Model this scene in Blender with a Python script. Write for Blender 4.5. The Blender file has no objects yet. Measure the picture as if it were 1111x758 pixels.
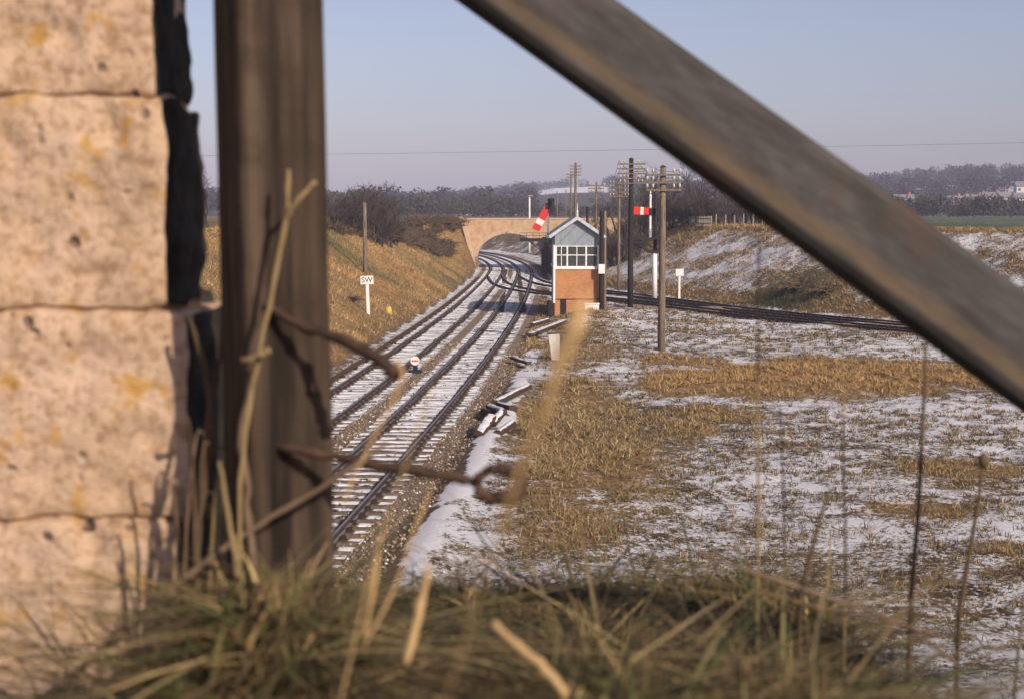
import bpy, math, random
import numpy as np
from mathutils import Vector, Matrix, noise as mnoise

random.seed(7)
rng = np.random.default_rng(11)
S = bpy.context.scene
COL = S.collection
R = math.radians

# ------------------------------------------------------------------ camera
F = 1543.0
CU, CV = 555.5, 379.0
HOR = 232.0
CAMZ = 6.5
PITCH = math.atan((CV - HOR) / F)
CP, SP = math.cos(PITCH), math.sin(PITCH)
cam_d = bpy.data.cameras.new("camera")
cam_d.sensor_width = 36.0
cam_d.lens = F / 1111.0 * 36.0
cam_d.clip_start = 0.05
cam_d.clip_end = 6000
cam_d.dof.use_dof = True
cam_d.dof.focus_distance = 62.0
cam_d.dof.aperture_fstop = 6.6
cam = bpy.data.objects.new("camera", cam_d)
cam.location = (0, 0, CAMZ)
cam.rotation_euler = (math.pi / 2 - PITCH, 0, 0)
COL.objects.link(cam)
S.camera = cam


def ray(u, v):
    x = (u - CU) / F
    y = (CV - v) / F
    return Vector((x, CP + y * SP, -SP + y * CP))


def P(u, v, Y):
    """point of the place seen at photo pixel (u, v) that stands Y metres north"""
    d = ray(u, v)
    return Vector((0, 0, CAMZ)) + d * (Y / d.y)


def G(u, v, z=0.0):
    d = ray(u, v)
    return Vector((0, 0, CAMZ)) + d * ((z - CAMZ) / d.z)


# ------------------------------------------------------------------ helpers
def tag(o, label=None, cat=None, group=None, kind=None):
    if label:
        o['label'] = label
    if cat:
        o['category'] = cat
    if group:
        o['group'] = group
    if kind:
        o['kind'] = kind
    return o


def empty(name, loc, label=None, cat=None, group=None, rz=0.0):
    o = bpy.data.objects.new(name, None)
    o.empty_display_size = 0.2
    COL.objects.link(o)
    o.location = loc
    o.rotation_euler = (0, 0, rz)
    return tag(o, label, cat, group)


class MB:
    def __init__(self):
        self.v = []
        self.f = []
        self.m = []

    def add(self, vs, fs, mi=0):
        b = len(self.v)
        self.v.extend([tuple(x) for x in vs])
        self.f.extend([tuple(i + b for i in f) for f in fs])
        self.m.extend([mi] * len(fs))

    def box(self, c, s, rot=None, mi=0):
        hx, hy, hz_ = s[0] / 2, s[1] / 2, s[2] / 2
        vs = [Vector((x, y, z)) for z in (-hz_, hz_) for y in (-hy, hy) for x in (-hx, hx)]
        if rot is not None:
            vs = [rot @ q for q in vs]
        vs = [q + Vector(c) for q in vs]
        self.add(vs, [(0, 2, 3, 1), (4, 5, 7, 6), (0, 1, 5, 4), (2, 6, 7, 3), (0, 4, 6, 2), (1, 3, 7, 5)], mi)

    def bbox(self, x0, x1, y0, y1, z0, z1, mi=0):
        self.box(((x0 + x1) / 2, (y0 + y1) / 2, (z0 + z1) / 2), (x1 - x0, y1 - y0, z1 - z0), None, mi)

    def bar(self, a, b, w, h, up=(0, 0, 1), mi=0):
        a, b = Vector(a), Vector(b)
        d = (b - a)
        L = d.length
        d.normalize()
        up = Vector(up)
        if abs(d.dot(up)) > .98:
            up = Vector((0, 1, 0))
        s = d.cross(up).normalized()
        t = s.cross(d).normalized()
        M = Matrix((s, d, t)).transposed()
        self.box((a + b) / 2, (w, L, h), M, mi)

    def tube(self, pts, radii, n=8, mi=0, cap=True):
        pts = [Vector(p) for p in pts]
        if not hasattr(radii, '__len__'):
            radii = [radii] * len(pts)
        base = len(self.v)
        ref = None
        for i, p in enumerate(pts):
            if i == 0:
                d = pts[1] - pts[0]
            elif i == len(pts) - 1:
                d = pts[-1] - pts[-2]
            else:
                d = pts[i + 1] - pts[i - 1]
            d.normalize()
            if ref is None:
                ref = Vector((0, 0, 1)) if abs(d.z) < .9 else Vector((1, 0, 0))
            s = d.cross(ref)
            if s.length < 1e-5:
                s = d.orthogonal()
            s.normalize()
            t = s.cross(d).normalized()
            ref = t
            for k in range(n):
                a = 2 * math.pi * k / n
                self.v.append(tuple(p + (s * math.cos(a) + t * math.sin(a)) * radii[i]))
        for i in range(len(pts) - 1):
            for k in range(n):
                k2 = (k + 1) % n
                self.f.append((base + i * n + k, base + i * n + k2, base + (i + 1) * n + k2, base + (i + 1) * n + k))
                self.m.append(mi)
        if cap and n > 2:
            self.f.append(tuple(base + k for k in range(n))[::-1])
            self.f.append(tuple(base + (len(pts) - 1) * n + k for k in range(n)))
            self.m += [mi, mi]

    def lathe(self, c, prof, n=16, mi=0):
        c = Vector(c)
        base = len(self.v)
        for r, z in prof:
            for k in range(n):
                a = 2 * math.pi * k / n
                self.v.append((c.x + r * math.cos(a), c.y + r * math.sin(a), c.z + z))
        for i in range(len(prof) - 1):
            for k in range(n):
                k2 = (k + 1) % n
                self.f.append((base + i * n + k, base + i * n + k2, base + (i + 1) * n + k2, base + (i + 1) * n + k))
                self.m.append(mi)
        self.f.append(tuple(base + k for k in range(n))[::-1])
        self.f.append(tuple(base + (len(prof) - 1) * n + k for k in range(n)))
        self.m += [mi, mi]

    def mesh(self, name, mats, smooth=False):
        me = bpy.data.meshes.new(name)
        me.from_pydata(self.v, [], self.f)
        for m in (mats if isinstance(mats, (list, tuple)) else [mats]):
            me.materials.append(m)
        if any(self.m):
            me.polygons.foreach_set('material_index', self.m)
        if smooth:
            me.polygons.foreach_set('use_smooth', [True] * len(me.polygons))
        me.update()
        return me

    def build(self, name, mats, parent=None, smooth=False, bevel=0.0):
        me = self.mesh(name, mats, smooth)
        o = bpy.data.objects.new(name, me)
        COL.objects.link(o)
        if parent is not None:
            o.parent = parent
        if bevel:
            b = o.modifiers.new('bevel', 'BEVEL')
            b.width = bevel
            b.segments = 2
            b.limit_method = 'ANGLE'
        return o


def dup(src, parent=None, loc=None, rz=None, scale=None):
    o = src.copy()
    COL.objects.link(o)
    o.parent = parent
    if loc is not None:
        o.location = loc
    if rz is not None:
        o.rotation_euler = (0, 0, rz)
    if scale is not None:
        o.scale = scale if hasattr(scale, '__len__') else (scale,) * 3
    return o


# ------------------------------------------------------------------ numpy noise
def _hash(ix, iy, seed):
    h = (ix.astype(np.int64) * 374761393 + iy.astype(np.int64) * 668265263 + seed * 1442695041) & 0xFFFFFFFF
    h = ((h ^ (h >> 13)) * 1274126177) & 0xFFFFFFFF
    return ((h ^ (h >> 16)) & 0xFFFF) / 65535.0


def vnoise(x, y, seed=0):
    ix, iy = np.floor(x), np.floor(y)
    fx, fy = x - ix, y - iy
    fx = fx * fx * (3 - 2 * fx)
    fy = fy * fy * (3 - 2 * fy)
    a = _hash(ix, iy, seed)
    b = _hash(ix + 1, iy, seed)
    c = _hash(ix, iy + 1, seed)
    d = _hash(ix + 1, iy + 1, seed)
    return (a * (1 - fx) + b * fx) * (1 - fy) + (c * (1 - fx) + d * fx) * fy


def fbm(x, y, scale, seed=0, oct_=4):
    s, amp, tot = 0.0, 1.0, 0.0
    f = 1.0 / scale
    for i in range(oct_):
        s = s + vnoise(x * f + 17.3 * i, y * f - 9.1 * i, seed + i) * amp
        tot += amp
        amp *= .55
        f *= 2.05
    return s / tot


def sstep(a, b, x):
    t = np.clip((x - a) / (b - a), 0, 1)
    return t * t * (3 - 2 * t)


# ------------------------------------------------------------------ materials
def new_mat(name):
    m = bpy.data.materials.new(name)
    m.use_nodes = True
    nt = m.node_tree
    b = nt.nodes['Principled BSDF']
    b.inputs['Specular IOR Level'].default_value = .25
    return m, nt, b


def ramp(nt, fac, stops):
    r = nt.nodes.new('ShaderNodeValToRGB')
    e = r.color_ramp.elements
    e[0].position, e[0].color = stops[0][0], (*stops[0][1], 1)
    e[1].position, e[1].color = stops[-1][0], (*stops[-1][1], 1)
    for p, c in stops[1:-1]:
        k = e.new(p)
        k.color = (*c, 1)
    nt.links.new(fac, r.inputs[0])
    return r.outputs[0]


def tex_noise(nt, vec, scale, detail=4, rough=.6):
    n = nt.nodes.new('ShaderNodeTexNoise')
    n.inputs['Scale'].default_value = scale
    n.inputs['Detail'].default_value = detail
    n.inputs['Roughness'].default_value = rough
    if vec is not None:
        nt.links.new(vec, n.inputs['Vector'])
    return n.outputs[0]


def math_n(nt, op, a, b=None, c=None, clamp=False):
    n = nt.nodes.new('ShaderNodeMath')
    n.operation = op
    n.use_clamp = clamp
    for i, x in enumerate((a, b, c)):
        if x is None:
            continue
        if isinstance(x, (int, float)):
            n.inputs[i].default_value = x
        else:
            nt.links.new(x, n.inputs[i])
    return n.outputs[0]


def maprange(nt, x, a, b, c=0.0, d=1.0):
    n = nt.nodes.new('ShaderNodeMapRange')
    n.interpolation_type = 'SMOOTHSTEP'
    nt.links.new(x, n.inputs[0])
    for i, q in zip((1, 2, 3, 4), (a, b, c, d)):
        n.inputs[i].default_value = q
    return n.outputs[0]


def mix(nt, fac, a, b, mode='MIX'):
    n = nt.nodes.new('ShaderNodeMix')
    n.data_type = 'RGBA'
    n.blend_type = mode
    if isinstance(fac, (int, float)):
        n.inputs[0].default_value = fac
    else:
        nt.links.new(fac, n.inputs[0])
    for i, q in ((6, a), (7, b)):
        if isinstance(q, tuple):
            n.inputs[i].default_value = (*q, 1)
        else:
            nt.links.new(q, n.inputs[i])
    return n.outputs[2]


def bump(nt, b, h, strength=.4, dist=.01, prev=None):
    n = nt.nodes.new('ShaderNodeBump')
    n.inputs['Strength'].default_value = strength
    n.inputs['Distance'].default_value = dist
    nt.links.new(h, n.inputs['Height'])
    if prev is not None:
        nt.links.new(prev, n.inputs['Normal'])
    nt.links.new(n.outputs[0], b.inputs['Normal'])
    return n.outputs[0]


def objco(nt, scale=(1, 1, 1)):
    t = nt.nodes.new('ShaderNodeTexCoord')
    mp = nt.nodes.new('ShaderNodeMapping')
    mp.inputs['Scale'].default_value = scale
    nt.links.new(t.outputs['Object'], mp.inputs[0])
    return mp.outputs[0]


def simple(name, stops, scale=4.0, rough=.8, stretch=(1, 1, 1), bmp=.3, bd=.01, metallic=0.0, detail=5):
    m, nt, b = new_mat(name)
    v = objco(nt, stretch)
    n = tex_noise(nt, v, scale, detail)
    c = ramp(nt, n, [(0.3 + .4 * i / max(1, len(stops) - 1), s) for i, s in enumerate(stops)])
    nt.links.new(c, b.inputs['Base Color'])
    b.inputs['Roughness'].default_value = rough
    b.inputs['Metallic'].default_value = metallic
    if bmp:
        n2 = tex_noise(nt, v, scale * 4, 4)
        bump(nt, b, n2, bmp, bd)
    return m


M = {}
M['dark_timber'] = None
# weathered creosoted timber with long grain
m, nt, b = new_mat('weathered_timber')
v = objco(nt, (14, 14, .7))
n1 = tex_noise(nt, v, 2.2, 7, .65)
n2 = tex_noise(nt, objco(nt, (3, 3, 3)), 2.4, 4)
c1 = ramp(nt, n1, [(.32, (.004, .003, .002)), (.44, (.020, .013, .009)), (.54, (.052, .034, .023)), (.70, (.115, .078, .052))])
c2 = mix(nt, maprange(nt, n2, .5, .75), c1, (.03, .018, .011))
nt.links.new(c2, b.inputs['Base Color'])
b.inputs['Roughness'].default_value = .85
bump(nt, b, n1, .7, .006)
M['post'] = m

m, nt, b = new_mat('brace_timber')
t = nt.nodes.new('ShaderNodeTexCoord')
sx = nt.nodes.new('ShaderNodeSeparateXYZ')
nt.links.new(t.outputs['Object'], sx.inputs[0])
v = objco(nt, (3.2, 14, 14))
n1 = tex_noise(nt, v, 3.2, 8, .7)
n2 = tex_noise(nt, objco(nt), 9, 5)
c1 = ramp(nt, n1, [(.3, (.034, .029, .027)), (.5, (.060, .052, .048)), (.7, (.096, .086, .081))])
c1 = mix(nt, maprange(nt, n2, .52, .72), c1, (.075, .046, .035))
# worn yellow-brown strip along the lower arris of the brace
w = math_n(nt, 'ADD', sx.outputs[2], math_n(nt, 'MULTIPLY', math_n(nt, 'SUBTRACT', n2, .5), .018))
worn = math_n(nt, 'MULTIPLY', maprange(nt, w, -.047, -.036), maprange(nt, w, -.034, -.012, 1, 0))
c1 = mix(nt, math_n(nt, 'MULTIPLY', math_n(nt, 'MULTIPLY', worn, maprange(nt, n1, .25, .6, .35, 1)), .6), c1, (.14, .088, .042))
nt.links.new(c1, b.inputs['Base Color'])
b.inputs['Roughness'].default_value = .75
bump(nt, b, n1, .35, .004)
M['brace'] = m

# sandstone blocks with pits and lichen
m, nt, b = new_mat('sandstone')
v = objco(nt)
n1 = tex_noise(nt, v, 6, 10, .72)
n2 = tex_noise(nt, v, 60, 6, .75)
n3 = tex_noise(nt, v, 20, 4, .6)
n4 = tex_noise(nt, v, 3.1, 3)
c = ramp(nt, n1, [(.3, (.52, .345, .215)), (.48, (.62, .43, .295)), (.62, (.67, .475, .355)), (.78, (.68, .50, .41))])
c = mix(nt, maprange(nt, n2, .36, .56, .8, 0), c, (.33, .19, .105))
lich = math_n(nt, 'MULTIPLY', maprange(nt, n3, .55, .66), maprange(nt, n4, .36, .55))
c = mix(nt, math_n(nt, 'MULTIPLY', lich, .8), c, (.55, .29, .05))
vo = nt.nodes.new('ShaderNodeTexVoronoi')
vo.inputs['Scale'].default_value = 26
nt.links.new(v, vo.inputs['Vector'])
n5 = tex_noise(nt, v, 11, 2)
pit = math_n(nt, 'MULTIPLY', maprange(nt, vo.outputs['Distance'], .10, .26, 1, 0), maprange(nt, n5, .50, .6))
c = mix(nt, math_n(nt, 'MULTIPLY', pit, .8), c, (.08, .055, .04))
nt.links.new(c, b.inputs['Base Color'])
b.inputs['Roughness'].default_value = .92
h = math_n(nt, 'ADD', math_n(nt, 'MULTIPLY', n2, .6), math_n(nt, 'SUBTRACT', n1, pit))
bump(nt, b, h, .8, .012)
M['stone'] = m
M['stone_shade'] = simple('stone_painted_shade', [(.012, .010, .008), (.026, .020, .016), (.05, .038, .03)], 14, .95, bmp=.8)  # near-black stone with the shade put into its colour

M['rust'] = simple('rusty_iron', [(.03, .018, .013), (.07, .04, .026), (.12, .06, .035)], 30, .8, bmp=.4, bd=.003)
m, nt, b = new_mat('rail_steel')
geo = nt.nodes.new('ShaderNodeNewGeometry')
sx = nt.nodes.new('ShaderNodeSeparateXYZ')
nt.links.new(geo.outputs['Normal'], sx.inputs[0])
n1 = tex_noise(nt, objco(nt), 6, 5)
side = ramp(nt, n1, [(.3, (.030, .018, .014)), (.7, (.075, .045, .032))])
c = mix(nt, maprange(nt, sx.outputs[2], .85, .97), side, (.17, .155, .165))
nt.links.new(c, b.inputs['Base Color'])
b.inputs['Roughness'].default_value = .5
M['rail'] = m
# sleeper: dark timber, snow lying on its top
m, nt, b = new_mat('snowy_sleeper')
geo = nt.nodes.new('ShaderNodeNewGeometry')
sx = nt.nodes.new('ShaderNodeSeparateXYZ')
nt.links.new(geo.outputs['Normal'], sx.inputs[0])
oi = nt.nodes.new('ShaderNodeObjectInfo')
v = objco(nt)
va = nt.nodes.new('ShaderNodeVectorMath')
va.operation = 'ADD'
nt.links.new(geo.outputs['Position'], va.inputs[0])
va.inputs[1].default_value = (0, 0, 0)
n1 = tex_noise(nt, va.outputs[0], 3.6, 5, .7)
n1 = math_n(nt, 'ADD', n1, math_n(nt, 'MULTIPLY', math_n(nt, 'SUBTRACT', oi.outputs['Random'], .6), .16))
wood = ramp(nt, n1, [(.3, (.035, .025, .02)), (.7, (.11, .08, .06))])
so = nt.nodes.new('ShaderNodeSeparateXYZ')
nt.links.new(nt.nodes.new('ShaderNodeTexCoord').outputs['Object'], so.inputs[0])
ax_ = math_n(nt, 'ABSOLUTE', so.outputs[0])
bare = math_n(nt, 'MULTIPLY', maprange(nt, ax_, .50, .58), maprange(nt, ax_, .95, 1.03, 1, 0))
sn = math_n(nt, 'MULTIPLY', maprange(nt, sx.outputs[2], .4, .75), maprange(nt, n1, .34, .44))
sn = math_n(nt, 'MULTIPLY', sn, math_n(nt, 'SUBTRACT', 1.0, bare))
c = mix(nt, sn, wood, (.80, .78, .79))
nt.links.new(c, b.inputs['Base Color'])
b.inputs['Roughness'].default_value = .85
M['sleeper'] = m
M['chair'] = simple('cast_chair', [(.025, .016, .013), (.06, .036, .026)], 20, .8)

M['pole'] = simple('pole_timber', [(.07, .052, .036), (.17, .13, .092), (.27, .21, .155)], 3, .85, (6, 6, .5), .4)
M['pole_dark'] = simple('tarred_timber', [(.012, .010, .009), (.035, .028, .024)], 5, .8, (6, 6, .5), .3)
M['white'] = simple('white_paint', [(.62, .58, .52), (.78, .76, .72), (.82, .8, .78)], 6, .6, bmp=.15)
M['porcelain'] = simple('white_porcelain', [(.42, .42, .40), (.55, .55, .52)], 6, .25, bmp=0)
M['red'] = simple('red_enamel', [(.58, .025, .02), (.70, .04, .03)], 6, .4, bmp=0)
M['black'] = simple('black_iron', [(.010, .010, .011), (.03, .028, .028)], 10, .6, bmp=.2)
M['lettering'] = simple('black_lettering', [(.015, .015, .018), (.03, .03, .03)], 10, .6, bmp=0)
M['grey_board'] = None
m, nt, b = new_mat('grey_weatherboard')
v = objco(nt)
sx = nt.nodes.new('ShaderNodeSeparateXYZ')
nt.links.new(v, sx.inputs[0])
n1 = tex_noise(nt, objco(nt, (9, 9, .7)), 1.2, 5)
c = ramp(nt, n1, [(.3, (.22, .255, .29)), (.55, (.275, .315, .355)), (.75, (.33, .37, .41))])
fr = math_n(nt, 'FRACT', math_n(nt, 'MULTIPLY', math_n(nt, 'ADD', sx.outputs[0], sx.outputs[1]), 6.5))
gr = math_n(nt, 'MULTIPLY', maprange(nt, fr, 0, .06, 1, 0), .6)
n2 = tex_noise(nt, objco(nt, (2.2, 2.2, .8)), 1.6, 6, .7)
c = mix(nt, maprange(nt, n2, .46, .7, 0, .55), c, (.17, .17, .165))
c = mix(nt, gr, c, (.09, .10, .11))
nt.links.new(c, b.inputs['Base Color'])
b.inputs['Roughness'].default_value = .7
bump(nt, b, fr, .3, .01)
M['board'] = m
M['barge'] = simple('pale_grey_paint', [(.42, .45, .49), (.56, .59, .62)], 5, .6, bmp=.1)
# brick
m, nt, b = new_mat('orange_brick')
t = nt.nodes.new('ShaderNodeTexCoord')
sx = nt.nodes.new('ShaderNodeSeparateXYZ')
nt.links.new(t.outputs['Object'], sx.inputs[0])
cb = nt.nodes.new('ShaderNodeCombineXYZ')
nt.links.new(math_n(nt, 'ADD', sx.outputs[0], sx.outputs[1]), cb.inputs[0])
nt.links.new(sx.outputs[2], cb.inputs[1])
br = nt.nodes.new('ShaderNodeTexBrick')
br.inputs['Scale'].default_value = 1
br.inputs['Brick Width'].default_value = .225
br.inputs['Row Height'].default_value = .075
br.inputs['Mortar Size'].default_value = .006
br.inputs['Color1'].default_value = (.58, .25, .09, 1)
br.inputs['Color2'].default_value = (.47, .18, .065, 1)
br.inputs['Mortar'].default_value = (.36, .28, .2, 1)
nt.links.new(cb.outputs[0], br.inputs['Vector'])
n1 = tex_noise(nt, objco(nt), 1.3, 6, .65)
c = mix(nt, maprange(nt, n1, .42, .7, 0, .55), br.outputs[0], (.27, .15, .085))
nt.links.new(c, b.inputs['Base Color'])
b.inputs['Roughness'].default_value = .9
bump(nt, b, br.outputs['Fac'], .4, -.008)
M['brick'] = m
M['slate'] = simple('slate', [(.12, .125, .14), (.22, .23, .25), (.5, .5, .53)], 3, .6, bmp=.3)
m, nt, b = new_mat('window_glass')
b.inputs['Base Color'].default_value = (.8, .85, .85, 1)
b.inputs['Roughness'].default_value = .03
b.inputs['Transmission Weight'].default_value = .92
b.inputs['IOR'].default_value = 1.45
M['glass'] = m
M['interior'] = simple('dim_interior', [(.06, .05, .04), (.13, .11, .09)], 4, .8)
M['snow'] = simple('snow', [(.40, .38, .38), (.62, .61, .64), (.74, .73, .76)], 7, .8, bmp=.5, bd=.02)
M['concrete'] = simple('pale_concrete', [(.46, .42, .36), (.60, .56, .49)], 4, .9, bmp=.3)
M['retaining'] = simple('pale_masonry', [(.36, .22, .12), (.50, .33, .19), (.56, .40, .26)], 1.2, .9, bmp=.4)
M['coping'] = simple('dressed_stone', [(.44, .31, .2), (.6, .45, .32)], 2, .9, bmp=.3)
M['bark'] = simple('bark', [(.040, .032, .027), (.085, .07, .058)], 5, .9, bmp=.3)
M['twig'] = simple('twig', [(.045, .035, .030), (.085, .066, .055)], 2, .9, bmp=0)
M['bramble'] = simple('bramble', [(.07, .046, .03), (.13, .088, .052), (.19, .13, .07)], 3, .9, bmp=0)
M['straw_lit'] = simple('orange_straw', [(.56, .34, .14), (.68, .46, .22)], 12, .8, bmp=.1)
M['straw_bright'] = simple('bright_straw', [(.40, .25, .11), (.52, .35, .17)], 12, .8, bmp=.1)
M['straw'] = simple('dry_stem', [(.20, .135, .06), (.31, .22, .11)], 12, .8, bmp=.1)
M['straw_dark'] = simple('brown_stem', [(.07, .045, .026), (.14, .09, .05)], 12, .8, bmp=.1)
M['twig_near'] = simple('brown_twig', [(.11, .07, .045), (.20, .135, .085)], 16, .8, bmp=.2)
M['yellow'] = simple('yellow_lichen_stone', [(.42, .28, .05), (.62, .44, .10)], 5, .9)
M['house_wall'] = simple('rendered_wall', [(.62, .58, .52), (.74, .71, .66)], 2, .8, bmp=0)
M['house_roof'] = simple('snowy_roof', [(.12, .10, .10), (.28, .26, .27)], .8, .8, bmp=0)
M['pale_wood'] = simple('pale_paling', [(.22, .19, .15), (.36, .31, .25)], 4, .85, (5, 5, 1), .2)
M['wire'] = simple('copper_wire', [(.03, .03, .03), (.06, .06, .06)], 4, .6, bmp=0)


def attr(nt, name, out=2):
    a = nt.nodes.new('ShaderNodeAttribute')
    a.attribute_name = name
    return a.outputs[out]


# ground: soil and grass colour per place, patchy snow, ballast along the tracks
m, nt, b = new_mat('frosted_ground')
geo = nt.nodes.new('ShaderNodeNewGeometry')
pos = geo.outputs['Position']
base = attr(nt, 'base', 0)
snow_a = attr(nt, 'snow')
n_f = tex_noise(nt, pos, 6.5, 6, .74)
n_m = tex_noise(nt, pos, 1.1, 5, .65)
n_l = tex_noise(nt, pos, .35, 4, .6)
n_g = tex_noise(nt, pos, 15.0, 4, .7)
c = mix(nt, maprange(nt, n_f, .35, .65, .95, 0), base, mix(nt, 1.0, base, (.30, .28, .26), 'MULTIPLY'))
c = mix(nt, maprange(nt, n_m, .5, .72, 0, .6), c, mix(nt, 1.0, base, (1.35, 1.2, 1.0), 'MULTIPLY'))
nz = math_n(nt, 'ADD', math_n(nt, 'MULTIPLY', n_m, .34), math_n(nt, 'ADD', math_n(nt, 'MULTIPLY', n_f, .40), math_n(nt, 'MULTIPLY', n_g, .31)))
sm = math_n(nt, 'ADD', math_n(nt, 'MULTIPLY', math_n(nt, 'SUBTRACT', nz, .525), 4.6), snow_a)
snow_g = maprange(nt, sm, .38, .66)
c = mix(nt, snow_g, c, mix(nt, n_f, (.62, .595, .61), (.80, .775, .78)))
# tracks
wob = math_n(nt, 'MULTIPLY', math_n(nt, 'SUBTRACT', n_f, .5), .34)
n_b = tex_noise(nt, pos, 16, 4, .7)
ball = ramp(nt, n_b, [(.3, (.09, .06, .04)), (.5, (.25, .175, .115)), (.7, (.42, .32, .23))])
tsn = attr(nt, 'tsnow')
tot_b = None
tot_s = None
for nm in ('dL', 'dR', 'dA', 'dB'):
    d = math_n(nt, 'ABSOLUTE', attr(nt, nm))
    dw = math_n(nt, 'ADD', d, wob)
    bed = maprange(nt, dw, 1.75, 2.05, 1, 0)
    four = maprange(nt, dw, .44, .54, 1, 0)
    sh = math_n(nt, 'MULTIPLY', maprange(nt, dw, .98, 1.06), maprange(nt, dw, 1.25, 1.45, 1, 0))
    s_ = math_n(nt, 'MAXIMUM', four, sh)
    if nm in ('dA', 'dB'):
        s_ = math_n(nt, 'MULTIPLY', s_, attr(nt, 'junc'))
        bed = maprange(nt, dw, 1.35, 1.6, 1, 0)
    tot_b = bed if tot_b is None else math_n(nt, 'MAXIMUM', tot_b, bed)
    tot_s = s_ if tot_s is None else math_n(nt, 'MAXIMUM', tot_s, s_)
rail_dark = None
ball = mix(nt, math_n(nt, 'MULTIPLY', maprange(nt, nz, .57, .64), .7), ball, (.62, .58, .58))
ball = mix(nt, maprange(nt, n_m, .45, .7, 0, .5), ball, (.12, .085, .06))
c = mix(nt, tot_b, c, ball)
patch = maprange(nt, math_n(nt, 'ADD', nz, tsn), .86, 1.0)
snow_t = math_n(nt, 'MULTIPLY', tot_s, patch)
c = mix(nt, snow_t, c, (.78, .76, .77))
nt.links.new(c, b.inputs['Base Color'])
b.inputs['Roughness'].default_value = .92
b.inputs['Specular IOR Level'].default_value = .1
hh = math_n(nt, 'ADD', math_n(nt, 'MULTIPLY', n_f, .7), math_n(nt, 'MULTIPLY', n_b, .3))
bump(nt, b, hh, .9, .10)
M['ground'] = m

m, nt, b = new_mat('dry_grass')
c = attr(nt, 'base', 0)
nt.links.new(c, b.inputs['Base Color'])
b.inputs['Roughness'].default_value = .8
b.inputs['Specular IOR Level'].default_value = .15
M['blade'] = m

# ------------------------------------------------------------------ track layout (plan)
LOFF = 3.3
rp = [(538.3, 370), (556.3, 348.5), (566, 329.6), (573.5, 313.7), (576.8, 296.5)]
lp = [(510, 370), (529.6, 348.5), (544, 329.6), (554, 313.7), (562.3, 296.5)]
cR = []
for a, b2 in zip(rp, lp):
    g = (G(*a) + G(*b2)) / 2
    cR.append((g.y, g.x))
for u, vv in ((500.5, 400), (459, 442)):
    g = G(u, vv)
    cR.append((g.y, g.x))
for u, vv in ((428, 503), (367, 576)):
    g = G(u, vv)
    cR.append((g.y, g.x - .75))
cR.sort()
ys = np.array([q[0] for q in cR])
xs = np.array([q[1] for q in cR])
pf = np.polyfit(ys, xs, 3)


def xR0(y):
    return np.polyval(pf, np.clip(y, 26, 156)) + np.where(y < 26, (y - 26) * np.polyval(np.polyder(pf), 26), 0)


yy = np.arange(-60, 320.5, 1.0)
far_y = [156, 170, 185, 200, 222, 243, 263, 285, 320]
x156 = float(xR0(np.array(156.0)))
far_x = [x156, x156 + .15, x156 - .2, x156 - 1.1, x156 - 3.3, x156 - 6.7, x156 - 11.5, x156 - 19, x156 - 36]
xx = np.where(yy <= 156, xR0(yy), np.interp(yy, far_y, far_x))
k = np.ones(13) / 13
xs_pad = np.concatenate([np.full(6, xx[0]) + (np.arange(-6, 0)) * (xx[1] - xx[0]), xx, np.full(6, xx[-1]) + np.arange(1, 7) * (xx[-1] - xx[-2])])
xx = np.convolve(xs_pad, k, 'valid')


def xR(y):
    return np.interp(y, yy, xx)


def xL(y):
    return np.interp(y, yy, xx) - LOFF


def chaikin(p, n=3):
    p = [np.array(q, float) for q in p]
    for _ in range(n):
        q = [p[0]]
        for a, b3 in zip(p[:-1], p[1:]):
            q += [a * .75 + b3 * .25, a * .25 + b3 * .75]
        q.append(p[-1])
        p = q
    return np.array(p)


def resample(p, step):
    p = np.asarray(p, float)
    d = np.concatenate([[0], np.cumsum(np.linalg.norm(np.diff(p, axis=0), axis=1))])
    n = max(2, int(d[-1] / step))
    s = np.linspace(0, d[-1], n + 1)
    return np.stack([np.interp(s, d, p[:, 0]), np.interp(s, d, p[:, 1])], 1), s


def gp(u, v):
    g = G(u, v)
    return (g.x, g.y)


A_pts = [(float(xL(172)), 172), (float(xL(150)) + .1, 150), gp(545, 308.5), gp(570, 314.2), gp(593.4, 317.3), gp(640, 321.0), gp(700, 327.3), gp(821.5, 342), gp(980, 356.5), (29.5, 70), (44, 52)]
B_pts = [(float(xR(175)), 175), (float(xR(156)), 156), gp(576, 302), gp(593.4, 308), gp(640, 313.5), gp(700, 320.6), gp(821.5, 336.6), gp(980, 350.6), (32, 73.5), (47, 55)]
A_line = chaikin(A_pts)
B_line = chaikin(B_pts)
R_line = np.stack([xR(yy), yy], 1)
L_line = np.stack([xL(yy), yy], 1)


def sdist(px, py, line):
    """signed distance (positive to the right of the walking direction) to a polyline"""
    best = np.full(px.shape, 1e9)
    sgn = np.zeros(px.shape)
    for (x0, y0), (x1, y1) in zip(line[:-1], line[1:]):
        dx, dy = x1 - x0, y1 - y0
        L2 = dx * dx + dy * dy + 1e-12
        t = np.clip(((px - x0) * dx + (py - y0) * dy) / L2, 0, 1)
        qx, qy = px - (x0 + t * dx), py - (y0 + t * dy)
        d = qx * qx + qy * qy
        c_ = (dy * qx - dx * qy)
        m_ = d < best
        best = np.where(m_, d, best)
        sgn = np.where(m_, np.sign(c_), sgn)
    return np.sqrt(best) * sgn


def coarse(line, n):
    idx = np.unique(np.linspace(0, len(line) - 1, n).astype(int))
    return line[idx]


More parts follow.
